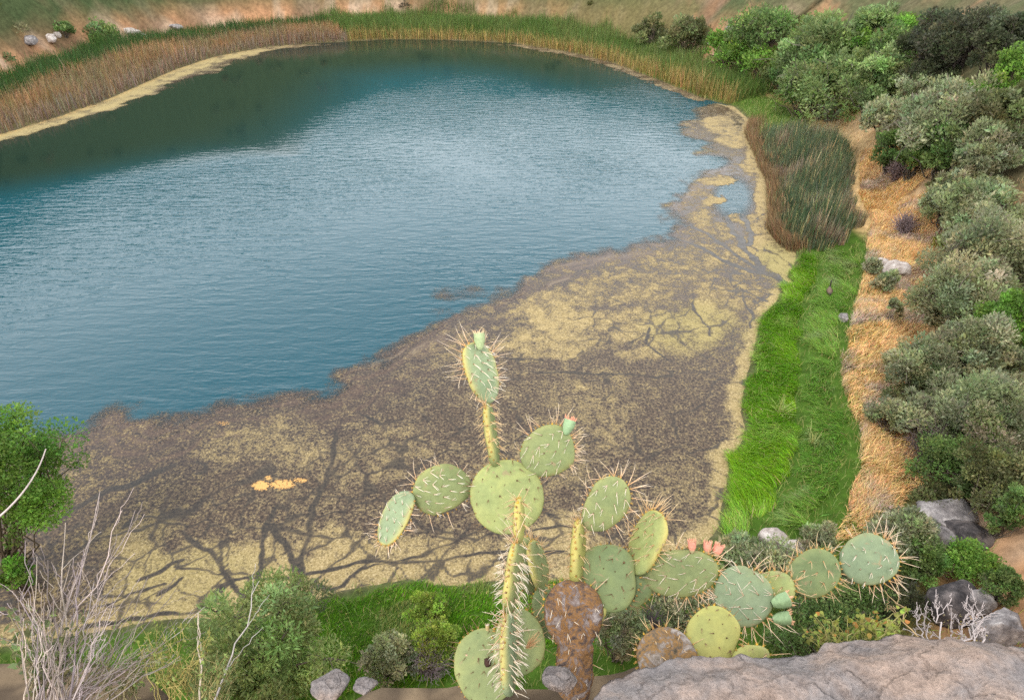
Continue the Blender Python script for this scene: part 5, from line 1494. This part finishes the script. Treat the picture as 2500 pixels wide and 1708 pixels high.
def vine():
    for (px, py, w, h, lab, seed) in ((2050, 1590, 95, 90, 'yellow-green leafy vine on the ledge rim below the last pads', 1), (2150, 1572, 70, 80, 'yellow-green vine sprig with rounded leaves next to the bare grey twigs', 2)):
        d = 2.05; G = at(px, py + 6, d); root = empty('vine', G, lab, 'vine', 'vines on the ledge rim')
        r = np.random.default_rng(seed); out = []; lv = []; ax = []
        for k in range(26):
            tip = at(px + r.uniform(-w, w), py - h * r.uniform(.35, 1.0), d + r.uniform(0, .15))
            p, rd = curve_path(G + r.normal(0, .03, 3), tip, .0022, .0011, 7, .07); out.append((p, rd))
            for j in range(1, 7):
                lv.append(p[j] + r.normal(0, .008, 3))
        for q in ([(2146, 1560), (2160, 1545), (2178, 1518), (2200, 1498), (2215, 1490)] if seed == 2 else [(2020, 1560), (2012, 1530), (1992, 1505), (2010, 1498)],):
            pts = np.array([at(*z, d) for z in q]); out.append((pts, np.linspace(.0025, .0012, len(pts))))
            for z in pts[1:]:
                for _ in range(3): lv.append(z + r.normal(0, .010, 3))
        V, F = tubes(out, 3); mk('stems', V, F, M_BARK, root, col=np.tile((.30, .27, .10), (len(V), 1)))
        lv = np.array(lv); n = len(lv)
        nn = r.normal(0, .6, (n, 3)) - (lv - CAM) / np.linalg.norm(lv - CAM, axis=1)[:, None] * .8 + np.array([0, 0, .5]); nn /= np.linalg.norm(nn, axis=1)[:, None]
        t = np.cross(nn, r.normal(0, 1, (n, 3))); t /= np.linalg.norm(t, axis=1)[:, None]; s = np.cross(nn, t)
        sz = (r.uniform(.006, .011, n) * (.8 if seed == 1 else 1.0))[:, None]
        prof = [(0, .1), (.35, .62), (.8, .72), (1.5, .38), (2.1, 0)]
        ring = [lv + t * sz * u + s * sz * v for u, v in prof] + [lv + t * sz * u - s * sz * v for u, v in prof[-2::-1]]
        k = len(ring); Vl = np.stack(ring, 1).reshape(-1, 3)
        c = vary((.27, .31, .065), n, .25, .1); br = r.uniform(0, 1, n) < .08; c[br] = vary((.42, .22, .05), int(br.sum()), .2, .1)
        mk('leaves', Vl, np.arange(k * n).reshape(-1, k), M_LEAF, root, col=np.repeat(c, k, 0))
vine()

def ledge_twigs():
    base = at(2290, 1575, 2.1)
    root = empty('bare_twigs', base, 'bare pale grey twigs sprouting over the ledge at the right', 'dead shrub')
    for q0, q1 in (((2300, 1575), (2283, 1462)), ((2345, 1575), (2362, 1452)), ((2340, 1570), (2374, 1488)), ((2260, 1575), (2232, 1492)), ((2325, 1575), (2322, 1482)), ((2380, 1575), (2372, 1480)), ((2400, 1580), (2400, 1530)),
                   ((2256, 1572), (2160, 1440)), ((2350, 1575), (2410, 1500)), ((2310, 1575), (2270, 1540)), ((2270, 1572), (2255, 1500))):
        out = []; branch_tree(at(*q0, 2.1 + RNG.uniform(-.05, .1)), at(*q1, 2.25), .0030, .0012, 5, 2, out, .04, .6)
        V, F = tubes(out, 4)
        c = np.array((.42, .36, .34)) if q1[0] > 2200 else np.array((.42, .30, .16))
        mk('branch', V, F, M_BARK, root, col=np.tile(c, (len(V), 1)))
    lv = []
    for _ in range(110):
        lv.append(at(RNG.uniform(2270, 2420), RNG.uniform(1500, 1575), 2.15 + RNG.uniform(-.05, .1)))
    lv = np.array(lv); n = len(lv)
    t = RNG.normal(0, 1, (n, 3)); t /= np.linalg.norm(t, axis=1)[:, None]; s = np.cross(t, RNG.normal(0, 1, (n, 3))); s /= np.linalg.norm(s, axis=1)[:, None]
    sz = RNG.uniform(.003, .006, n)[:, None]
    V = np.stack([lv, lv + t * sz + s * sz * .5, lv + t * sz * 2, lv + t * sz - s * sz * .5], 1).reshape(-1, 3)
    mk('dry_leaves', V, np.arange(4 * n).reshape(-1, 4), M_LEAF, root, col=np.repeat(vary((.26, .19, .08), n), 4, 0))
ledge_twigs()

# ------------------------------------------------------------------ goose on the grass
def goose():
    G = ground_hit(2021, 724); G = G + np.array([0, 0, .10])
    fw = nrm(np.array([.30, .95, 0])); sd_ = np.array([fw[1], -fw[0], 0]); up = np.array([0, 0, 1.0])
    root = empty('goose', G, 'brown goose with a dark upright neck standing in the green grass', 'goose')
    st = [(-.40, .24, .015, .012), (-.34, .25, .05, .04), (-.24, .27, .11, .09), (-.10, .28, .155, .135), (.04, .29, .16, .145), (.16, .32, .13, .125), (.23, .38, .085, .085), (.265, .46, .055, .055), (.275, .55, .042, .040), (.28, .64, .036, .036), (.285, .72, .036, .036), (.30, .775, .044, .042), (.33, .79, .040, .036), (.37, .785, .024, .018), (.41, .775, .016, .010), (.425, .772, .004, .004)]
    c = np.array([G + fw * p[0] + up * p[1] for p in st])
    tg = np.gradient(c, axis=0); tg /= np.linalg.norm(tg, axis=1)[:, None]
    a = np.arange(12) * 2 * math.pi / 12
    V, C = [], []
    for i, p in enumerate(st):
        u2 = np.cross(sd_, tg[i]); 
        V.append(c[i] + p[2] * np.cos(a)[:, None] * sd_ + p[3] * np.sin(a)[:, None] * u2)
        k = (.045, .04, .035) if i > 6 else ((.15, .105, .075) if 2 <= i <= 5 else (.05, .045, .04))
        if i == 6: k = (.20, .15, .12)
        C.append(np.tile(k, (12, 1)))
    V = np.vstack(V); C = np.vstack(C)
    mk('body', V, grid_faces(len(st), 12, True), mat_attr('feathers', .8, .15, 30, .25), root, col=C, smooth=True)
    for s in (-1, 1):
        w = [(G + fw * x + up * z + sd_ * s * o) for x, z, o in ((.16, .34, .135), (.02, .36, .165), (-.16, .33, .14), (-.36, .27, .05), (-.18, .24, .13), (.02, .24, .165), (.14, .27, .14))]
        V2 = np.vstack([w, [np.array(q) + sd_ * s * .012 for q in w]])
        F = [np.array([[7, 8, 9, 10, 11, 12, 13]]), np.array([[i, (i + 1) % 7, (i + 1) % 7 + 7, i + 7] for i in range(7)])]
        mk('wing', V2, F, bpy.data.materials['feathers'], root, col=np.tile((.12, .085, .06), (14, 1)))
        lg = G + sd_ * s * .06 + fw * .0
        Vl, Fl = tubes([(np.array([lg + up * .18, lg + up * .06, lg - up * .10]), np.array([.014, .010, .010])), (np.array([lg - up * .09, lg - up * .10 + fw * .07]), np.array([.012, .022]))], 6)
        mk('leg', Vl, Fl, bpy.data.materials['feathers'], root, col=np.tile((.04, .035, .03), (len(Vl), 1)))
goose()
print('tris', sum(len(o.data.loops) - 2 * len(o.data.polygons) for o in bpy.data.objects if o.type == 'MESH'), 'objects', len(bpy.data.objects))
